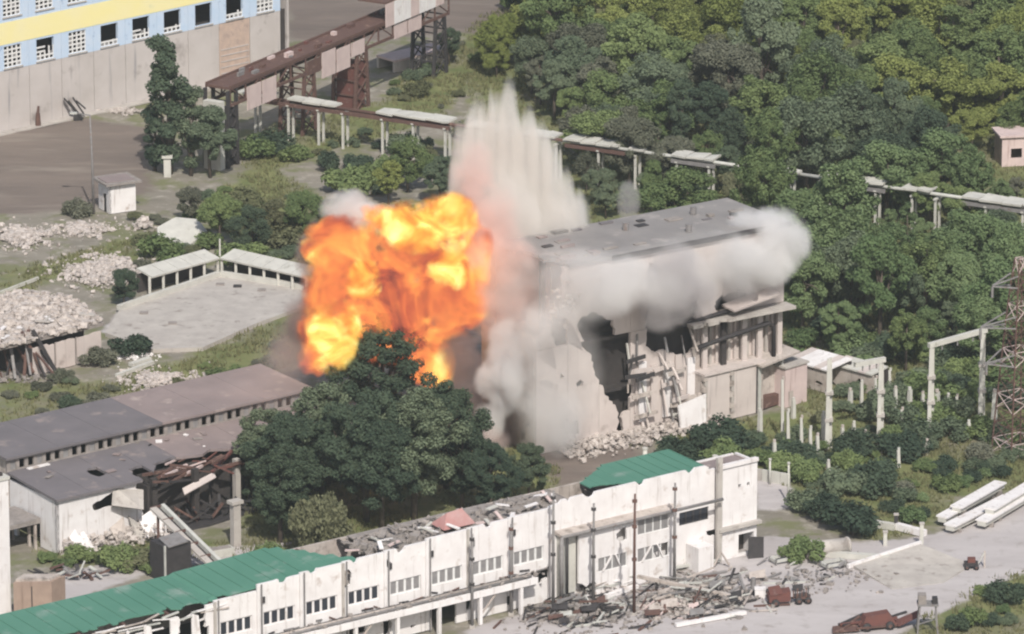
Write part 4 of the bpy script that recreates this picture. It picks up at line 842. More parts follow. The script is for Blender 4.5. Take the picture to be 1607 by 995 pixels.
pile('grey stones and scraps strewn along the concrete yard', 1300, 905, 8, 7, 16, .6, 34, (GREY, PALE, DRK, WD), 150, RUBG, .6, 2)
pile('pale broken debris against lower corner of white bay', 925, 925, 4.5, 3.5, 50, 2.4, 35, (W, GREY, WD, PALE), 160, RUB)
for (p0, p1, z0, z1, w_, m_, lb) in (((1000,925),(1165,945),1.6,.5,.45,WD,'long dirty pipe lying across the truss heap'), ((1010,905),(1130,885),.5,.5,.35,PALE,'pale straight pipe lying close to white bay wall'), ((1170,965),(1060,985),.3,.3,.5,W,'white fallen strip beam in front of truss heap'), ((1395,880),(1240,870),.35,.35,.8,CONL,'pale low kerb beam beside green bush and open pipe'), ((1000,925),(950,940),.4,.3,.6,W,'short white beam under the dark wreckage')):
    a, b = P(*p0), P(*p1); tag(MB().beam((a.x,a.y,z0),(b.x,b.y,z1),w_,w_*.8).build('fallen_beam', m_), lb, 'beam')
def build_beams():
    for i, (p0, p1, z) in enumerate((((1478,826),(1560,780),.5),((1490,838),(1582,792),.4),((1540,832),(1640,772),.5),((1552,822),(1650,762),1.2),((1500,818),(1570,778),1.1))):
        a, b = P(*p0), P(*p1); d = b-a; t = thing('precast_beam', 'long white precast concrete beam stacked at the yard edge', 'beam', (a.x,a.y,0), math.atan2(d.y,d.x), 'stacked precast beams'); L = math.hypot(d.x, d.y)
        MB().box(0, L, -.55, .55, z, z+.55).build('web', CONL, t); MB().box(.0, L, -.8, .8, z+.55, z+.75).build('flange', W, t)
        for q in (.1, .9): MB().box(L*q-.2, L*q+.2, -.75, .75, 0, z).build('bearer', RUBG, t)
    for i, (p0, p1, lb) in enumerate((((1368,826),(1405,832),'white fallen beam in grass beside the big dark bush'), ((1405,830),(1452,842),'white fallen beam ending at the short yard post'))):
        a, b = P(*p0), P(*p1); tag(MB().beam((a.x,a.y,.4),(b.x,b.y,.4),.7,.8).build('fallen_beam', W if i else CONL), lb, 'beam')
build_beams()
for px, yb, yt, lb in ((1446,858,822,'short pale yard post at end of fallen beams'), (1389,856,835,'stubby pale post in front of the fallen beams'), (1406,830,808,'short dark post behind the fallen white beams')):
    t = thing('yard_post', lb, 'post', P(px, yb)); hh = HT(px, yb, yt); MB().box(-.22,.22,-.22,.22,-.2,hh).build('shaft', DRK if px == 1406 else CONL, t); MB().box(-.3,.3,-.3,.3,hh,hh+.15).build('cap', CON, t)
t = thing('concrete_ramp', 'low pale concrete ramp with a peaked raised corner', 'ramp', (0,0,0))
q = [P(*p) for p in ((1336,890),(1445,866),(1525,888),(1480,915),(1400,925))]; cz = [.35,.95,.2,.05,.05]
MB().add([(p.x,p.y,-.2) for p in q]+[(p.x,p.y,z) for p, z in zip(q, cz)], [(4,3,2,1,0),(5,6,7),(5,7,8,9)]+[(i,(i+1)%5,5+(i+1)%5,5+i) for i in range(5)]).build('plate', CON, t)
a, b = P(1330,893), P(1445,864); MB().beam((a.x,a.y,.3),(b.x,b.y,.95),.4,.5).build('kerb', W, t)
t = thing('drain_pipe_section', 'big beige pipe section with a dark open end', 'pipe', P(1262, 876)); b = P(1330, 868)-P(1262, 876)
def hollow(a, b, ro, ri, n=16):
    m = MB(); a, b = Vector(a), Vector(b); d = (b-a).normalized(); x = d.cross(Vector((0,0,1))).normalized(); y = x.cross(d)
    for p in (a, b):
        for r in (ro, ri): m.v += [tuple(p+(x*math.cos(6.2832*k/n)+y*math.sin(6.2832*k/n))*r) for k in range(n)]
    for k in range(n):
        j = (k+1) % n; m.f += [(k,j,2*n+j,2*n+k),(n+k,3*n+k,3*n+j,n+j),(2*n+k,2*n+j,3*n+j,3*n+k),(k,n+k,n+j,j)]
    return m
hollow((0,0,.95),(b.x,b.y,.95),.95,.78).build('shell', CON, t, True); hollow((b.x*.97,b.y*.97,.95),(b.x*1.02,b.y*1.02,.95),1.05,.78).build('collar', CON, t, True); MB().tube([(b.x*.55,b.y*.55,.95),(b.x*.6,b.y*.6,.95)], .77, 14).build('opening_shade', DRK, t)  # dark disc inside the shell stands in for the open end's shade
t = thing('leaning_plate', 'dark grey steel plate leaning at the hall doorway', 'plate', P(1186, 876)); MB().slab([(-.9,-.2,0),(.9,.3,0),(.9,.7,2.4),(-.9,.2,2.6)], .12).build('sheet', DRK, t); MB().beam((0,.2,0),(.2,1.4,2.0),.15).build('prop', GREY, t)
def wheel(t, x, y, z, r, m=DRK):
    o = MB().tube([(x,y-.15,z),(x,y+.15,z)], r, 12).build('wheel', m, t, True); MB().tube([(x,y-.17,z),(x,y+.17,z)], r*.45, 8).build('rim', RUST, o)
t = thing('wrecked_trailer', 'small rust red wrecked trailer with two dark wheels', 'trailer', P(1222, 948), R(12))
MB().prism([(-1.3,-.8),(1.2,-.8),(1.4,.8),(-1.2,.9)], .5, lambda x, y: 1.5+.15*x).build('body', REDR, t); MB().beam((1.2,0,.6),(3.8,.3,.7),.2).build('drawbar', DRK, t); MB().box(1.9,3.6,-.6,.9,.6,.8).build('chassis', RUST, t)
for x, y in ((2.2,-.7),(3.3,-.7),(3.3,1.0)): wheel(t, x, y, .42, .42)
for k in range(8): MB().beam((1.6+.25*k,-.6+.2*(k % 3),.8),(1.9+.25*k,.7,1.2+.12*(k % 4)),.14).build('scrap_bar', DRK if k % 2 else RUST, t)
wheel(t, -.6, -.95, .45, .45); MB().slab([(-1.2,-.85,1.3),(.3,-.9,1.5),(.2,.7,2.0),(-1.1,.8,1.8)], .08).build('bent_lid', REDR, t)
t = thing('rusty_machine', 'large rust red scrapped machine with bent arms and plates', 'machine', P(1375, 985), R(14))
rr = random.Random(44)
MB().add([(-2,-.9,.3),(2.4,-.9,.3),(2.6,.9,.3),(-2,.9,.3),(-1.4,-.7,1.6),(1.2,-.6,1.9),(1.4,.6,1.9),(-1.4,.7,1.6)], [(3,2,1,0),(4,5,6,7),(0,1,5,4),(1,2,6,5),(2,3,7,6),(3,0,4,7)]).build('body', REDR, t)
for k in range(9): x = rr.uniform(-5,2); MB().beam((x,rr.uniform(-1.6,1.2),rr.uniform(.2,.7)),(x+rr.uniform(3,6),rr.uniform(-1.2,1.8),rr.uniform(.3,1.6)),rr.uniform(.15,.4),.2).build('arm', rr.choice((REDR, RUST, DRK)), t)
for x, y in ((-1.4,-1.1),(1.3,-1.1),(-1.4,1.1),(1.3,1.1)): wheel(t, x, y, .5, .5)
MB().slab([(2.2,-1.4,.4),(5.0,-.8,1.2),(5.2,.6,1.4),(2.4,.4,.5)], .1).build('plate', REDR, t); MB().slab([(-5.5,-1.2,.2),(-2.4,-1.4,.3),(-2.2,.4,.5),(-5,.6,.3)], .1).build('plate', RUST, t)
t = thing('steel_platform', 'small grey steel platform standing on four splayed legs', 'platform', P(1455, 992)); hh = HT(1455, 992, 940)
for x, y in ((-1,-.7),(1,-.7),(1,.7),(-1,.7)): MB().beam((x*1.15,y*1.15,-.1),(x*.9,y*.9,hh-.6),.18).build('leg', GREY, t)
MB().box(-1.2,1.2,-.9,.9,hh-.6,hh-.45).build('deck', GREY, t); MB().box(-1.1,-.2,-.6,.6,hh-.45,hh+.6).build('cabinet', RUBG, t); MB().box(.5,1.1,-.5,.5,hh-.45,hh+.2).build('motor', DRK, t); MB().beam((-1.1,-.8,1.2),(1.1,.8,1.3),.12).build('brace', GREY, t)
t = thing('hand_cart', 'small red hand cart with upright post on concrete yard', 'cart', P(1525, 892)); MB().box(-.9,.7,-.5,.5,.4,.8).build('tray', DRK, t); MB().box(-.5,.4,-.4,.4,.8,1.3).build('load', REDR, t); MB().beam((.7,0,.5),(1.4,0,1.9),.14).build('handle', PALE, t); MB().beam((1.5,.4,0),(1.5,.4,2.0),.2).build('post', WD, t)
for x, y in ((-.6,-.6),(-.6,.6),(.5,-.6),(.5,.6)): wheel(t, x, y, .3, .3)
t = thing('blue_bollard', 'bluish steel bollard with wide base beside the truss heap', 'bollard', P(1182, 930)); MB().tube([(0,0,-.1),(0,0,.5)], [.7,.55], 10).build('base', GREY, t); MB().tube([(0,0,.5),(0,0,1.8)], [.32,.28], 10).build('shaft', GREY, t)
t = thing('white_crate', 'plain white crate standing next to the steel bollard', 'crate', P(1190, 937)); MB().box(-.4,.8,-.5,.5,0,1.0).build('box', W, t); MB().box(-.45,.85,-.55,.55,1.0,1.12).build('lid', W, t)
for i, (px, py, lb) in enumerate(((1228,882,'empty rectangular pale frame lying on the concrete yard'), (1308,890,'second pale crate frame lying beside the low kerb'))):
    t = thing('crate_frame', lb, 'frame', P(px, py), .5)
    for x0, y0, x1, y1 in ((-1.3,-.7,1.3,-.7),(1.3,-.7,1.3,.7),(1.3,.7,-1.3,.7),(-1.3,.7,-1.3,-.7)): MB().beam((x0,y0,.5),(x1,y1,.5),.2,.35).build('rail', PALE, t); MB().box(x0-.1,x0+.1,y0-.1,y0+.1,0,.7).build('corner_post', GREY, t)
# ================================================================== TREES AND BUSHES
def leaves(centers, radii, n, size, rs, droop=0.0, squash=.8):
    """n leaf faces spread in the shells of many clumps; returns a mesh."""
    C_ = np.array(centers, float); Rr = np.array(radii, float); wgt = Rr**2/np.sum(Rr**2); k = rs.choice(len(C_), n, p=wgt)
    d = rs.normal(size=(n,3)); d /= np.linalg.norm(d, axis=1)[:,None]; q = rs.uniform(.55, 1.05, n)
    pos = C_[k] + d*(Rr[k]*q)[:,None]*np.array([1,1,squash]); pos[:,2] -= droop*rs.random(n)*Rr[k]
    nrm = d*.75 + rs.normal(size=(n,3))*.55 + np.array([0,-.25,.75]); nrm /= np.linalg.norm(nrm, axis=1)[:,None]
    t = np.cross(nrm, rs.normal(size=(n,3))); t /= np.linalg.norm(t, axis=1)[:,None]; b = np.cross(nrm, t); sz = size*rs.uniform(.6, 1.4, n)[:,None]
    if droop: t = t*.5 + np.array([0,0,-1])*.9
    v = np.stack([pos - t*sz*.6, pos + b*sz*.42 + nrm*sz*.12, pos + t*sz*.6, pos - b*sz*.42 + nrm*sz*.12], 1).reshape(-1,3)
    me = bpy.data.meshes.new('crown'); m = len(v); me.vertices.add(m); me.vertices.foreach_set('co', v.ravel()); me.loops.add(m); me.loops.foreach_set('vertex_index', np.arange(m))
    me.polygons.add(n); me.polygons.foreach_set('loop_start', np.arange(0, m, 4)); me.update(calc_edges=True); return me
def tree_mesh(seed, H=10., rad=3.6, base=.25, n=4200, size=.42, form='round', clumps=34):
    rs = np.random.RandomState(seed); cs, rr_ = [], []
    for i in range(clumps):
        while True:
            p = rs.uniform(-1, 1, 3); r = np.linalg.norm(p)
            if .4 < r < 1: break
        if form == 'poplar':
            z = base + (1-base)*rs.random(); wd = rad*(math.sin(math.pi*min(1, .15+.85*(1-(z-base)/(1-base))))**.6)*.8 + .2
            cs.append((p[0]*wd, p[1]*wd, z*H)); rr_.append(rs.uniform(.6, 1.1)*rad*.42)
        else:
            f = .55 + .45*r; zz = base + (1-base)*(.5+.46*p[2]); wdt = rad*(1.0 if zz < .65 else 1.0-.45*(zz-.65)/.35)
            cs.append((p[0]*wdt*f, p[1]*wdt*f, zz*H)); rr_.append(rs.uniform(.5, 1.2)*rad*(.20 if n > 20000 else .30 if clumps < 40 else .24))
    cr = leaves(cs, rr_, n, size, rs, droop=1.6 if form == 'willow' else 0)
    m = MB(); lean = rs.uniform(-.3, .3, 2); r0 = .022*H
    m.tube([(0,0,-.3),(lean[0]*.4,lean[1]*.4,H*.3),(lean[0],lean[1],H*.82)], [r0*1.25, r0, r0*.3], 7)
    for i in range(7):
        c = cs[int(rs.randint(len(cs)))]; z0 = H*rs.uniform(base*.8, .6); m.tube([(lean[0]*.5,lean[1]*.5,z0),(c[0]*.5,c[1]*.5,(z0+c[2])/2+.2),(c[0]*.9,c[1]*.9,c[2])], [r0*.55, r0*.35, r0*.12], 5)
    return cr, m.mesh('trunk', BARK, True)
def bush_mesh(seed, H=2.2, rad=1.8, n=1300, size=.22):
    rs = np.random.RandomState(seed); cs, rr_ = [], []
    for i in range(14): a = rs.uniform(0, 6.28); q = math.sqrt(rs.random()); cs.append((rad*.75*q*math.cos(a), rad*.75*q*math.sin(a), H*(.25+.55*rs.random()*(1-q*.5)))); rr_.append(rs.uniform(.3, .5)*H*.8)
    me = leaves(cs, rr_, n, size, rs)
    m = MB()
    for i in range(5): c = cs[i]; m.tube([(c[0]*.15,c[1]*.15,-.15),(c[0]*.8,c[1]*.8,c[2])], [.06,.03], 5)
    return me, m.mesh('stem', BARK)
TREEV = [tree_mesh(100+i, 10, 3.4+.35*(i % 4), .22+.05*(i % 3), 13000, .26, clumps=(34, 52, 70)[i % 3]) for i in range(7)]
POPV = [tree_mesh(200+i, 15, 2.6, .12, 9500, .32, 'poplar', 46) for i in range(2)]
BIGV = [tree_mesh(300+i, 17, 6.2, .2, 30000, .30, clumps=110) for i in range(4)]
WILV = [tree_mesh(400, 7.5, 3.6, .3, 12000, .34, 'willow', 34)]
BUSHV = [bush_mesh(500+i, 2.2, 1.7+.3*(i % 3), 2600) for i in range(5)]
for L_ in (TREEV, POPV, BIGV, WILV, BUSHV):
    for a_, b_ in L_: a_.materials.append(LF['mid'])
def plant(kind, v, key, loc, s, name, label, cat, group, sz=1.0, second='trunk'):
    src = {'tree': TREEV, 'pop': POPV, 'big': BIGV, 'wil': WILV, 'bush': BUSHV}[kind]; cr, tk = src[v % len(src)]
    o = bpy.data.objects.new(name, None); COL.objects.link(o); o.location = (loc.x, loc.y, loc.z-.05); o.rotation_euler = (0, 0, random.uniform(0, 6.28)); o.scale = (s, s, s*sz); o.empty_display_size = .3
    tag(o, label, cat, group)
    c = link('crown' if kind != 'bush' else 'foliage', cr, o); c.material_slots[0].link = 'OBJECT'; c.material_slots[0].material = LF[key]; link(second if kind != 'bush' else 'stem', tk, o); return o
# the wood behind: positions by dart throwing on the ground
RACKA, RACKB = P(372, 146, 6.0), P(1625, 327, 6.0)
def rack_gap(p):                         # metres in front (+) of the pipe rack line
    t = (p.x-RACKA.x)/(RACKB.x-RACKA.x); return (RACKA.y+(RACKB.y-RACKA.y)*t) - p.y, t
WOOD = [P(*q) for q in ((815,62),(760,110),(840,165),(900,215),(925,330),(1000,372),(1240,415),(1262,540),(1420,585),(1640,590),(1660,300),(1655,-25),(850,-25))]
WOODP = [(p.x, p.y) for p in WOOD]; xs_, ys_ = [p[0] for p in WOODP], [p[1] for p in WOODP]
names = {'yel': 'yellow-green', 'mid': 'mid green', 'blue': 'bluish green', 'dark': 'very dark green', 'lush': 'fresh green', 'olive': 'dull olive', 'grey': 'greyish half dry'}
MARKS = [(P(800,30), 'beside the far grassy corner'), (P(1000,40), 'in the far bright part of the wood'), (P(1250,40), 'in the far middle of the wood'), (P(1480,40), 'in the far wood above the brick hut'), (P(1560,240), 'near the pink brick hut'), (P(950,200), 'beyond the rack near the dust column'), (P(1150,210), 'beyond the middle of the pipe rack'), (P(1380,230), 'beyond the rack near the bare pole'), (P(970,330), 'between pipe rack and damaged hall roof'), (P(1180,360), 'right behind the damaged hall corner'), (P(1400,400), 'in front of the pipe rack end'), (P(1300,500), 'behind the low white sheds'), (P(1450,560), 'behind the taller gantry'), (P(1600,500), 'behind the lattice pylon')]
def near(p, marks=None): return min(marks or MARKS, key=lambda m: (m[0].x-p.x)**2 + ((m[0].y-p.y)*.7)**2)[1]
got = []; rt = random.Random(77); MDX, MDY = MF.O.x, MF.O.y
def blocked(x, y):                       # inside the main hall or the hut
    d = Vector((x, y, 0)) - MF.O; u, v = d.dot(MF.u), d.dot(MF.b)
    if -12 < u < MF.L+1.5 and -8 < v < 15: return True
    h_ = P(1590, 258); return abs(x-h_.x-.5) < 5 and -17 < y-h_.y < 6
tries = 0
while len(got) < 296 and tries < 30000:
    tries += 1; x, y = rt.uniform(min(xs_), max(xs_)), rt.uniform(min(ys_), max(ys_))
    if not inpoly(x, y, WOODP) or blocked(x, y): continue
    gp, tt = rack_gap(Vector((x, y, 0)))
    if -1.5 < gp < 2.6: continue
    if any((x-a)**2 + (y-b)**2 < (5.4 if gp < 0 or gp > 16 else 3.6)**2 for a, b, _ in got): continue
    got.append((x, y, gp))
for x, y, gp in got:
    p = Vector((x, y, 0)); v = p - CAM; px = 803.5 + FPX*v.x/v.dot(FW); py = 497.5 - FPX*v.dot(UPV)/v.dot(FW); q = rt.random() + .5*nz(x*.05, y*.05, 3)
    if py > 330 and px > 1230: key = 'lush' if q > .35 else 'mid' if q > .1 else 'blue'
    elif py < 140 + (px-800)*.06: key = 'yel' if q > .40 else 'mid' if q > .05 else 'olive'
    elif py < 330: key = 'blue' if q > .55 else 'dark' if q > .36 else 'mid' if q > .14 else 'grey'
    else: key = 'mid' if q > .45 else 'blue' if q > .1 else 'olive'
    if px > 1380 and py < 240 and q > .4: key = 'yel' if q > .75 else 'mid'
    s = rt.uniform(.62, 1.0) if rt.random() < .6 else rt.uniform(1.0, 1.42); sz = rt.uniform(.8, 1.3)
    if 0 < gp < 20: s = rt.uniform(.34, .5) if gp < 8 else rt.uniform(.42, .66)
    h_ = P(1590, 258)                    # only low growth in front of the brick hut
    if abs(x-h_.x) < 8 and 0 < h_.y-y < 45: s = max(.18, min(s, (h_.y-y)*.02)); sz = .9
    kind = 'pop' if rt.random() < .07 and not 0 < gp < 16 else 'tree'; size_ = 'small' if s < .7 else 'tall' if s*sz > 1.1 else 'middle-sized'
    lb = f"{size_} {names[key]} {'column-shaped tree' if kind == 'pop' else 'broadleaf tree'} {near(p)}"
    plant(kind, rt.randrange(7), key, p, s*(.8 if kind == 'pop' else 1), 'broadleaf_tree' if kind == 'tree' else 'poplar_tree', lb, 'tree', 'trees of the wood', sz)
# single trees
for px, yb, yt, key, kind, lb in ((266,272,62,'dark','pop','tall dark poplar rising against the bare factory wall'), (300,275,140,'blue','pop','shorter bluish poplar leaning beside the tall one'), (330,278,165,'blue','tree','round bluish tree between poplar and conveyor tower'), (243,268,150,'dark','pop','slim dark poplar on the yard side of the tall one'),
        (705,100,42,'dark','tree','dark round tree beside the conveyor gallery leg'), (640,300,215,'mid','tree','green tree in front of the white rack deck'), (610,320,250,'yel','tree','yellow-green small tree left of the dust column'), (690,320,240,'blue','tree','bluish tree half hidden by the dust column'),
        (780,120,60,'yel','tree','bright yellow-green tree at the grassy wood corner'), (345,385,300,'mid','tree','green tree behind the angled white shed roof'), (395,395,320,'dark','tree','dark green tree beside the angled white shed roof'), (475,385,295,'mid','tree','bushy green tree next to the grey blast puff'), (430,380,310,'olive','tree','olive tree between the shed roof and fire'), (300,350,290,'grey','tree','greyish small tree above the tilted slab'),
        (195,480,418,'dark','tree','dark round bushy tree beside the concrete tank')):
    hh = HT(px, yb, yt); base_h = 10 if kind == 'tree' else 15; plant(kind, px, key, P(px, yb), hh/base_h*.98, 'broadleaf_tree' if kind == 'tree' else 'poplar_tree', lb, 'tree', None)
for i, (px, yb, yt, key, lb) in enumerate(((575,818,598,'dark','tallest dark tree of the clump in front of fire'), (455,815,640,'dark','dark spreading tree on the workshop side of the clump'), (650,815,600,'blue','bluish dark tree in the middle of the clump'), (725,800,655,'dark','dark tree on the hall side of the clump'), (425,790,630,'blue','bluish tree overhanging the dusty workshop roof'), (600,830,650,'dark','low dark tree at the front of the clump'), (505,775,592,'blue','bluish tree rising behind clump right below the flames'), (700,765,590,'dark','dark tree at the clump back below the flame tongue'), (770,815,690,'dark','low dark tree behind the broken white hall roof'), (830,790,690,'blue','low bluish tree near the foot of the torn wall'), (440,850,690,'dark','dark tree beside the lone grey column'), (602,700,486,'dark','dark tree crown cutting into the lower flames'))):
    plant('big', i, key, P(px, yb), HT(px, yb, yt)/17.5, 'spreading_tree', lb, 'tree', None)
plant('wil', 0, 'olive', P(505, 872), HT(505, 872, 762)/8.2, 'willow_tree', 'light green drooping willow behind the green roof', 'tree', None)
# bushes
BS = [('dark', 'dark green bush growing in the overgrown switchyard', 'switchyard bushes', [(1060,725),(1090,735),(1130,735),(1165,730),(1200,735),(1240,745),(1275,760),(1310,755),(1335,770),(1370,775),(1280,785),(1395,750),(1430,760),(1250,720),(1330,735),(1385,730),(1420,720),(1450,740),(1490,765),(1520,755),(1550,740),(1480,735),(1345,715),(1300,720),(1270,735),(1120,705),(1180,705),(1220,700)], (.9, 1.7)),
      ('blue', 'low bluish bush among the switchyard posts', 'low switchyard bushes', [(1285,660),(1320,650),(1350,680),(1400,690),(1440,690),(1490,690),(1520,680),(1560,690),(1425,665),(1465,660),(1510,650),(1340,625),(1375,660),(1260,690),(1590,720),(1600,690)], (.8, 1.5)),
      ('mid', 'green bush along the grassy bank above the tank', 'bank bushes', [(260,405),(320,392),(370,410),(420,400),(450,395),(500,370),(350,360),(410,345),(470,340),(380,330),(240,395),(520,345),(560,300),(440,420),(600,285),(640,330)], (.8, 1.7)),
      ('grey', 'greyish dry bush beside the small hut or rubble', 'dry bushes', [(125,335),(230,420),(250,430),(235,385),(95,625),(60,610)], (.7, 1.2)),
      ('dark', 'dark bush at the foot of the rack posts', 'rack bushes', [(600,235),(640,240),(560,230),(690,250),(430,240),(520,262),(460,255),(405,245),(560,268),(660,270)], (.9, 1.5)),
      ('mid', 'green bush growing below collapsed workshop wall', 'workshop bushes', [(70,885),(95,890),(120,880),(190,895),(215,890),(235,900),(165,890),(250,880),(400,885),(420,880)], (.8, 1.25))]
BMARK = [(P(*q), n_) for q, n_ in (((1060,720),'beside the leaning white panel'),((1150,730),'in front of the annex'),((1240,740),'by the low yard wall'),((1300,760),'below the broken gantry'),((1385,745),'between the two gantries'),((1470,740),'below the taller gantry'),((1550,740),'near the pylon'),((1500,660),'between taller gantry legs'),((1340,650),'by the low white sheds'),((260,400),'beside the tilted slab'),((340,380),'behind the angled shed roof'),((440,400),'left of the fire'),((390,335),'on the grassy bank'),((500,350),'beside the grey blast puff'),((610,300),'left of the dust column'),((125,335),'beside the light pole'),((240,420),'by the rubble bank'),((80,620),'near collapsed shed'),((610,240),'under the solid white rack deck'),((430,245),'beside the conveyor tower'),((520,260),'on the dirt below the rack'),((90,885),'before the lean-to'),((200,895),'below the hanging slab'),((250,890),'by the dark hopper'),((410,885),'beside the lone column'))]
def bush_at(px, py, key, s, sz=1.0):
    p = P(px, py); plant('bush', int(px+py), key, p, s, 'bush', f"{'large' if s > 1.25 else 'small' if s < .8 else 'medium'} {names[key]} bush {near(p, BMARK)}", 'bush', 'bushes of the plant grounds', sz)
for key, lb, grp, pts, (s0, s1) in BS:
    for i, (px, py) in enumerate(pts): bush_at(px + rt.uniform(-8, 8), py + rt.uniform(-5, 5), rt.choice((key, key, 'mid', 'olive') if key != 'dark' else ('dark', 'dark', 'blue', 'mid')), rt.uniform(s0*.6, s1*1.15), rt.uniform(.7, 1.25))
for poly, nn in (([(1245,500),(1450,560),(1640,590),(1640,640),(1400,630),(1262,585)], 40), ([(250,410),(360,330),(520,290),(600,300),(560,330),(480,360),(470,420),(330,405)], 26), ([(1040,690),(1240,660),(1580,690),(1600,745),(1480,770),(1240,765),(1060,735)], 44), ([(400,215),(620,195),(720,225),(700,290),(480,275)], 16), ([(300,560),(470,500),(480,560),(400,600),(200,605)], 10), ([(0,600),(190,595),(150,640),(0,665)], 8), ([(1360,790),(1480,775),(1470,825),(1370,830)], 7), ([(1490,960),(1607,900),(1607,995),(1490,995)], 9), ([(200,350),(300,310),(340,290),(430,270),(350,320),(260,370)], 9), ([(600,110),(720,60),(760,110),(730,175),(620,165)], 14)):
    k_ = 0
    while k_ < nn:
        px, py = rt.uniform(min(p[0] for p in poly), max(p[0] for p in poly)), rt.uniform(min(p[1] for p in poly), max(p[1] for p in poly))
        if inpoly(px, py, poly): k_ += 1; bush_at(px, py, rt.choice(('mid', 'olive', 'blue', 'grey') if px < 1000 else ('dark', 'blue', 'mid', 'lush')), rt.uniform(.35, .95)*(1.9 if nn == 40 else 1), rt.uniform(.6, 1.3))
for px, py, s, key, lb in ((1335,838,2.0,'dark','large round dark bush at the yard edge'), (1262,880,1.4,'mid','green bush covering one end of the beige pipe'), (1575,945,1.35,'dark','round dark bush on the grassy yard corner'), (152,572,1.25,'grey','round greyish bush at the collapsed shed wall'), (206,557,1.5,'dark','round dark bush beside the concrete tank slope'), (1290,812,1.5,'dark','dark bush next to the large round one'), (1265,800,1.4,'blue','bluish bush by the low yard wall'), (1420,778,1.0,'grey','pale dusty bush among the dark switchyard bushes'), (1540,722,1.2,'grey','pale grey bush near the pylon foot'), (110,640,.9,'dark','dark bush on grass above the workshop roof'), (1600,930,.6,'dark','small dark bush at the grassy yard corner'), (655,150,1.2,'olive','olive bush on yellow grass by the rack'), (735,215,1.4,'olive','olive bush just left of the dust column')):
    plant('bush', px, key, P(px, py), s, 'bush', lb, 'bush', None)
# grass tufts: one mass
def build_grass():
    rs = np.random.RandomState(3); pts = []
    polys = [[(P(*p).x, P(*p).y) for p in poly] for poly in REG['grass']]
    areas = [(min(p[0] for p in q), max(p[0] for p in q), min(p[1] for p in q), max(p[1] for p in q)) for q in polys]
    for q, (a, b, c, d) in zip(polys, areas):
        for _ in range(int((b-a)*(d-c)*1.6)):
            x, y = rs.uniform(a, b), rs.uniform(c, d)
            if abs(x) < 95 and inpoly(x, y, q) and nz(x, y, 1, .25) > -.25: pts.append((x, y))
    rs.shuffle(pts); pts = pts[:26000]; n = len(pts); pos = np.array([(x, y, -.1) for x, y in pts]); k = 5
    pos = np.repeat(pos, k, 0) + rs.normal(size=(n*k,3))*np.array([.3,.3,.02]); m = len(pos); a = rs.uniform(0, 6.28, m); h = rs.uniform(.25, .75, m)[:,None]; w_ = rs.uniform(.07, .16, m)[:,None]
    s = np.stack([np.cos(a), np.sin(a), np.zeros(m)], 1); tip = pos + np.array([0,0,1])*h + rs.normal(size=(m,3))*np.array([.2,.2,.05])
    v = np.stack([pos - s*w_, pos + s*w_, tip], 1).reshape(-1,3); me = bpy.data.meshes.new('grass'); me.vertices.add(3*m); me.vertices.foreach_set('co', v.ravel()); me.loops.add(3*m); me.loops.foreach_set('vertex_index', np.arange(3*m)); me.polygons.add(m); me.polygons.foreach_set('loop_start', np.arange(0, 3*m, 3)); me.update(calc_edges=True)
    me.materials.append(GRASSM); o = link('grass', me); tag(o, 'rough dry grass growing over the derelict ground', 'grass', None, 'stuff')
build_grass()

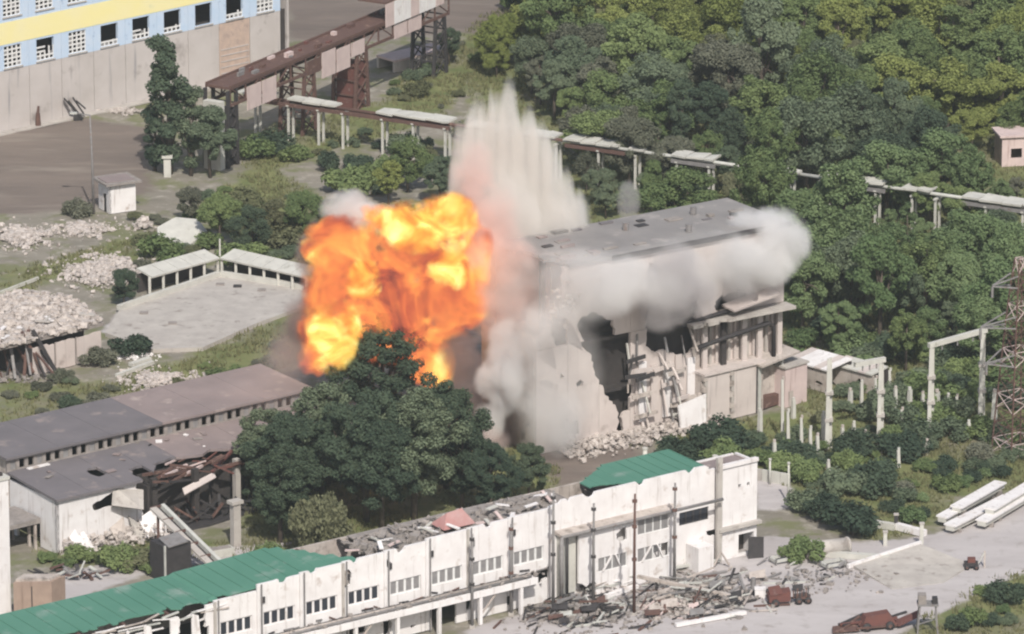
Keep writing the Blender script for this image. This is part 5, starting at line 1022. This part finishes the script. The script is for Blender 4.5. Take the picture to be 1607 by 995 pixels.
# ================================================================== EXPLOSION: fire, dust, smoke (real volumes)
def vol_mat(name, col, dens, nscale, amp=1.7, thr=.62, stretch=1.0, fire=None, aniso=0.0, edge=2.2, gain=2.6):
    m = bpy.data.materials.new(name); m.use_nodes = True; n = m.node_tree.nodes; l = m.node_tree.links; n.remove(n['Principled BSDF']); out = n['Material Output']
    tc = n.new('ShaderNodeTexCoord'); ln = n.new('ShaderNodeVectorMath'); ln.operation = 'LENGTH'; l.new(tc.outputs['Object'], ln.inputs[0])
    ge = n.new('ShaderNodeNewGeometry'); mp = n.new('ShaderNodeMapping'); mp.inputs['Scale'].default_value = (1, 1, stretch); l.new(ge.outputs['Position'], mp.inputs[0])
    t = n.new('ShaderNodeTexNoise'); t.inputs['Scale'].default_value = nscale; t.inputs['Detail'].default_value = 4; t.inputs['Roughness'].default_value = .55; l.new(mp.outputs[0], t.inputs[0])
    def M(op, a, b=None, c=None):
        k = n.new('ShaderNodeMath'); k.operation = op
        for i, q in enumerate((a, b, c)):
            if q is None: continue
            if isinstance(q, (int, float)): k.inputs[i].default_value = q
            else: l.new(q, k.inputs[i])
        return k.outputs[0]
    f = M('ADD', M('MULTIPLY', M('SUBTRACT', 1.0, ln.outputs['Value']), edge), M('MULTIPLY', M('SUBTRACT', t.outputs['Fac'], thr), amp))
    k = n.new('ShaderNodeClamp'); l.new(M('MULTIPLY', f, gain), k.inputs[0]); k2 = n.new('ShaderNodeClamp'); l.new(M('MULTIPLY', M('SUBTRACT', 1.0, ln.outputs['Value']), 5.0), k2.inputs[0])
    d = M('MULTIPLY', M('MULTIPLY', k.outputs[0], k2.outputs[0]), dens)
    if fire:
        ab = n.new('ShaderNodeVolumeAbsorption'); ab.inputs['Color'].default_value = (0,0,0,1); l.new(d, ab.inputs['Density'])
        t2 = n.new('ShaderNodeTexNoise'); t2.inputs['Scale'].default_value = fire[1]; t2.inputs['Detail'].default_value = 7; t2.inputs['Roughness'].default_value = .62; t2.inputs['Distortion'].default_value = 1.0; l.new(ge.outputs['Position'], t2.inputs[0])
        rp = n.new('ShaderNodeValToRGB'); cr = rp.color_ramp; cr.elements[0].position, cr.elements[0].color = fire[0][0][0], (*fire[0][0][1], 1); cr.elements[1].position, cr.elements[1].color = fire[0][-1][0], (*fire[0][-1][1], 1)
        for pos, c in fire[0][1:-1]: e = cr.elements.new(pos); e.color = (*c, 1)
        l.new(t2.outputs['Fac'], rp.inputs[0]); em = n.new('ShaderNodeEmission'); l.new(rp.outputs[0], em.inputs[0]); l.new(M('MULTIPLY', d, fire[2]), em.inputs[1])
        ad = n.new('ShaderNodeAddShader'); l.new(ab.outputs[0], ad.inputs[0]); l.new(em.outputs[0], ad.inputs[1]); l.new(ad.outputs[0], out.inputs['Volume'])
    else:
        pv = n.new('ShaderNodeVolumePrincipled'); pv.inputs['Color'].default_value = (*col, 1); pv.inputs['Anisotropy'].default_value = aniso; l.new(d, pv.inputs['Density']); l.new(pv.outputs[0], out.inputs['Volume'])
    return m
FRAMP = [(.34, (.22, .06, .05)), (.42, (.62, .12, .06)), (.49, (.95, .24, .075)), (.56, (1.15, .38, .09)), (.63, (1.3, .62, .13)), (.72, (1.5, 1.15, .35))]
HRAMP = [(.32, (.60, .10, .035)), (.43, (1.05, .32, .055)), (.52, (1.3, .75, .12)), (.62, (1.7, 1.5, .5))]
FIRE = vol_mat('orange_fire', None, .9, .28, 5.0, .53, fire=(FRAMP, .17, 1.0), edge=1.6, gain=1.3); HOT = vol_mat('yellow_fire', None, .9, .30, 4.6, .54, fire=(HRAMP, .22, 1.0), edge=1.4, gain=1.5)
DUST = vol_mat('beige_dust', (.955, .93, .905), .85, .26, 4.2, .48, .2, edge=2.2, gain=1.5); PINKD = vol_mat('pink_dust', (.97, .82, .78), .30, .2, 3.4, .52, edge=1.6, gain=1.3); VEIL = vol_mat('dust_veil', (.965, .945, .935), .06, .13, 4.4, .49, edge=1.6, gain=1.2); PINKT = vol_mat('thin_pink_dust', (.95, .80, .78), .05, .12, 3.0, .50, edge=1.6, gain=1.2)
PALES = vol_mat('pale_smoke', (.965, .955, .955), .60, .24, 3.6, .52, edge=1.7, gain=1.3); GRYS = vol_mat('grey_smoke', (.72, .69, .70), .36, .22, 3.6, .50, edge=1.4, gain=1.4); DRKS = vol_mat('dark_smoke', (.46, .38, .37), .40, .2, 3.6, .50, edge=1.3, gain=1.4); THIN = vol_mat('thin_smoke', (.965, .955, .955), .16, .17, 4.2, .50, edge=1.4, gain=1.3)
me_ = bpy.data.meshes.new('puff')
import bmesh
bm = bmesh.new(); bmesh.ops.create_icosphere(bm, subdivisions=3, radius=1.0); bm.to_mesh(me_); bm.free()
_pm = {}
def cloud(name, label, cat, m, pts, part, yb):
    t = thing(name, label, cat, V(pts[0][0], pts[0][1], yb))
    if m.name not in _pm: q = me_.copy(); q.materials.append(m); _pm[m.name] = q
    for p in pts:
        px, py, rx, rz = p[:4]; dy = p[4] if len(p) > 4 else 0; c = V(px, py, yb+dy); s = MPP(c); o = link(part, _pm[m.name], t); o.location = c - t.location; o.scale = (rx*s, (min(rx, rz)*s*.9), rz*s/cp)
    return t
YF = P(640, 690).y; YP = P(800, 640).y
cloud('fireball', 'billowing orange fireball bursting above the dark tree clump', 'fire', FIRE, [(555,400,80,70),(635,385,85,78),(695,380,74,80),(535,470,72,85),(615,470,95,85),(690,455,90,85),(512,525,52,60),(660,545,52,68),(728,425,46,80),(578,525,66,62),(682,572,36,54),(655,560,30,50),(498,385,34,36),(588,345,36,28),(750,380,28,46),(492,560,30,34),(735,490,30,36),(725,345,34,40),(530,362,36,30)], 'flame', YF)
cloud('fire_core', 'bright yellow hot flame tongues at the top of the fireball', 'fire', HOT, [(625,342,52,36,-6),(702,350,58,54,-6),(522,525,50,66,-5),(662,372,60,34,-6),(572,440,40,34,-7),(705,425,44,34,-7)], 'flame', YF)
cloud('dust_column', 'tall spiky beige dust column shooting up beside the fireball', 'dust cloud', DUST, [(801,270,26,162),(780,280,24,140),(748,285,24,145),(765,290,20,120),(824,290,28,146),(846,310,26,132),(722,300,22,118),(868,330,26,120),(888,350,22,110),(908,375,20,95),(812,300,16,150),(735,250,12,85),(758,235,12,100),(770,225,10,95),(836,270,12,110),(858,290,12,95),(815,450,70,70),(850,440,50,60),(790,360,85,130),(850,390,75,105),(765,370,60,110)], 'plume', YP)
cloud('pink_dust_cloud', 'pinkish dust with painted fire glow between the fireball and dust column', 'dust cloud', PINKD, [(745,270,45,62,-7),(760,340,64,84,-9),(790,420,70,80,-13),(785,500,62,56,-13),(850,470,50,50,-9),(735,380,40,60,-15)], 'puff', YP)  # pink dust whose tint also carries the glow of the fire
YM = P(960, 690).y
cloud('facade_smoke', 'pale grey smoke rolling over the face of damaged hall', 'smoke', THIN, [(930,445,100,62),(1015,450,90,60,4),(1080,445,75,55,8),(872,510,55,60,-3),(872,650,55,75,-4),(1150,425,80,50,12),(835,570,50,100,-4),(985,445,60,45,2)], 'puff', YM-5)
cloud('dust_veil', 'thin continuous dust veil hanging along the whole torn facade', 'dust cloud', VEIL, [(890,450,100,75,-2),(1010,425,120,60,4),(1120,415,120,60,10),(870,590,85,140,-4),(820,500,70,110,-6)], 'puff', YM-6)
cloud('corner_smoke', 'white smoke puff curling off the far roof corner', 'smoke', PALES, [(1224,380,54,62),(1190,352,54,34),(1185,415,70,50,-2),(1145,400,60,44,-3)], 'puff', P(1228, 632).y-2)
cloud('hole_smoke', 'dark grey smoke leaking from the torn facade hole', 'smoke', GRYS, [(1060,430,44,60),(1040,485,50,42),(1088,465,46,38),(1158,452,36,30,9)], 'puff', P(1060, 668).y-5)
cloud('foot_smoke', 'white smoke billows at the foot of torn wall', 'smoke', PALES, [(782,605,42,58),(797,545,44,50),(868,665,46,56,3),(768,655,32,42),(800,590,34,40,-2)], 'puff', P(790, 715).y)
cloud('dark_smoke', 'dark brown smoke rolling along the edge of fire', 'smoke', DRKS, [(500,435,46,100),(462,545,52,56),(510,375,44,48),(480,490,40,60),(872,398,46,34,10)], 'puff', YF+2)
cloud('brown_smoke', 'brown smoke pouring down between fire and torn wall', 'smoke', DRKS, [(838,580,44,62),(828,660,52,66),(745,620,50,75,-2),(720,560,44,50),(800,700,60,40)], 'puff', P(790, 705).y+3)
cloud('pink_ground_smoke', 'reddish dust streaming low through the trees', 'smoke', PINKD, [(745,690,62,40),(700,712,38,28)], 'puff', P(740, 745).y)
cloud('roof_dust', 'faint pink dust drifting over the far workshop roof end', 'dust cloud', PINKT, [(400,622,95,45),(330,640,90,35),(440,570,60,50)], 'puff', P(400, 740).y)
cloud('grey_puff', 'small grey puff above the left side of fireball', 'smoke', PALES, [(545,330,48,40),(575,345,40,32)], 'puff', YF+5)
cloud('roof_puff', 'small isolated grey puff rising behind the flat roof', 'smoke', GRYS, [(986,318,22,38),(905,360,32,75)], 'puff', P(985, 470).y)
# ================================================================== HAZE
m = bpy.data.materials.new('summer_haze'); m.use_nodes = True; n = m.node_tree.nodes; n.remove(n['Principled BSDF'])
pv = n.new('ShaderNodeVolumePrincipled'); pv.inputs['Color'].default_value = (.88, .95, 1, 1); pv.inputs['Density'].default_value = .00007; pv.inputs['Anisotropy'].default_value = .2
m.node_tree.links.new(pv.outputs[0], n['Material Output'].inputs['Volume'])
o = MB().box(-7000, 7000, -2500, 7000, -1.5, 256).build('haze', m); tag(o, 'thin pale summer haze over the whole plant', 'haze', None, 'stuff')
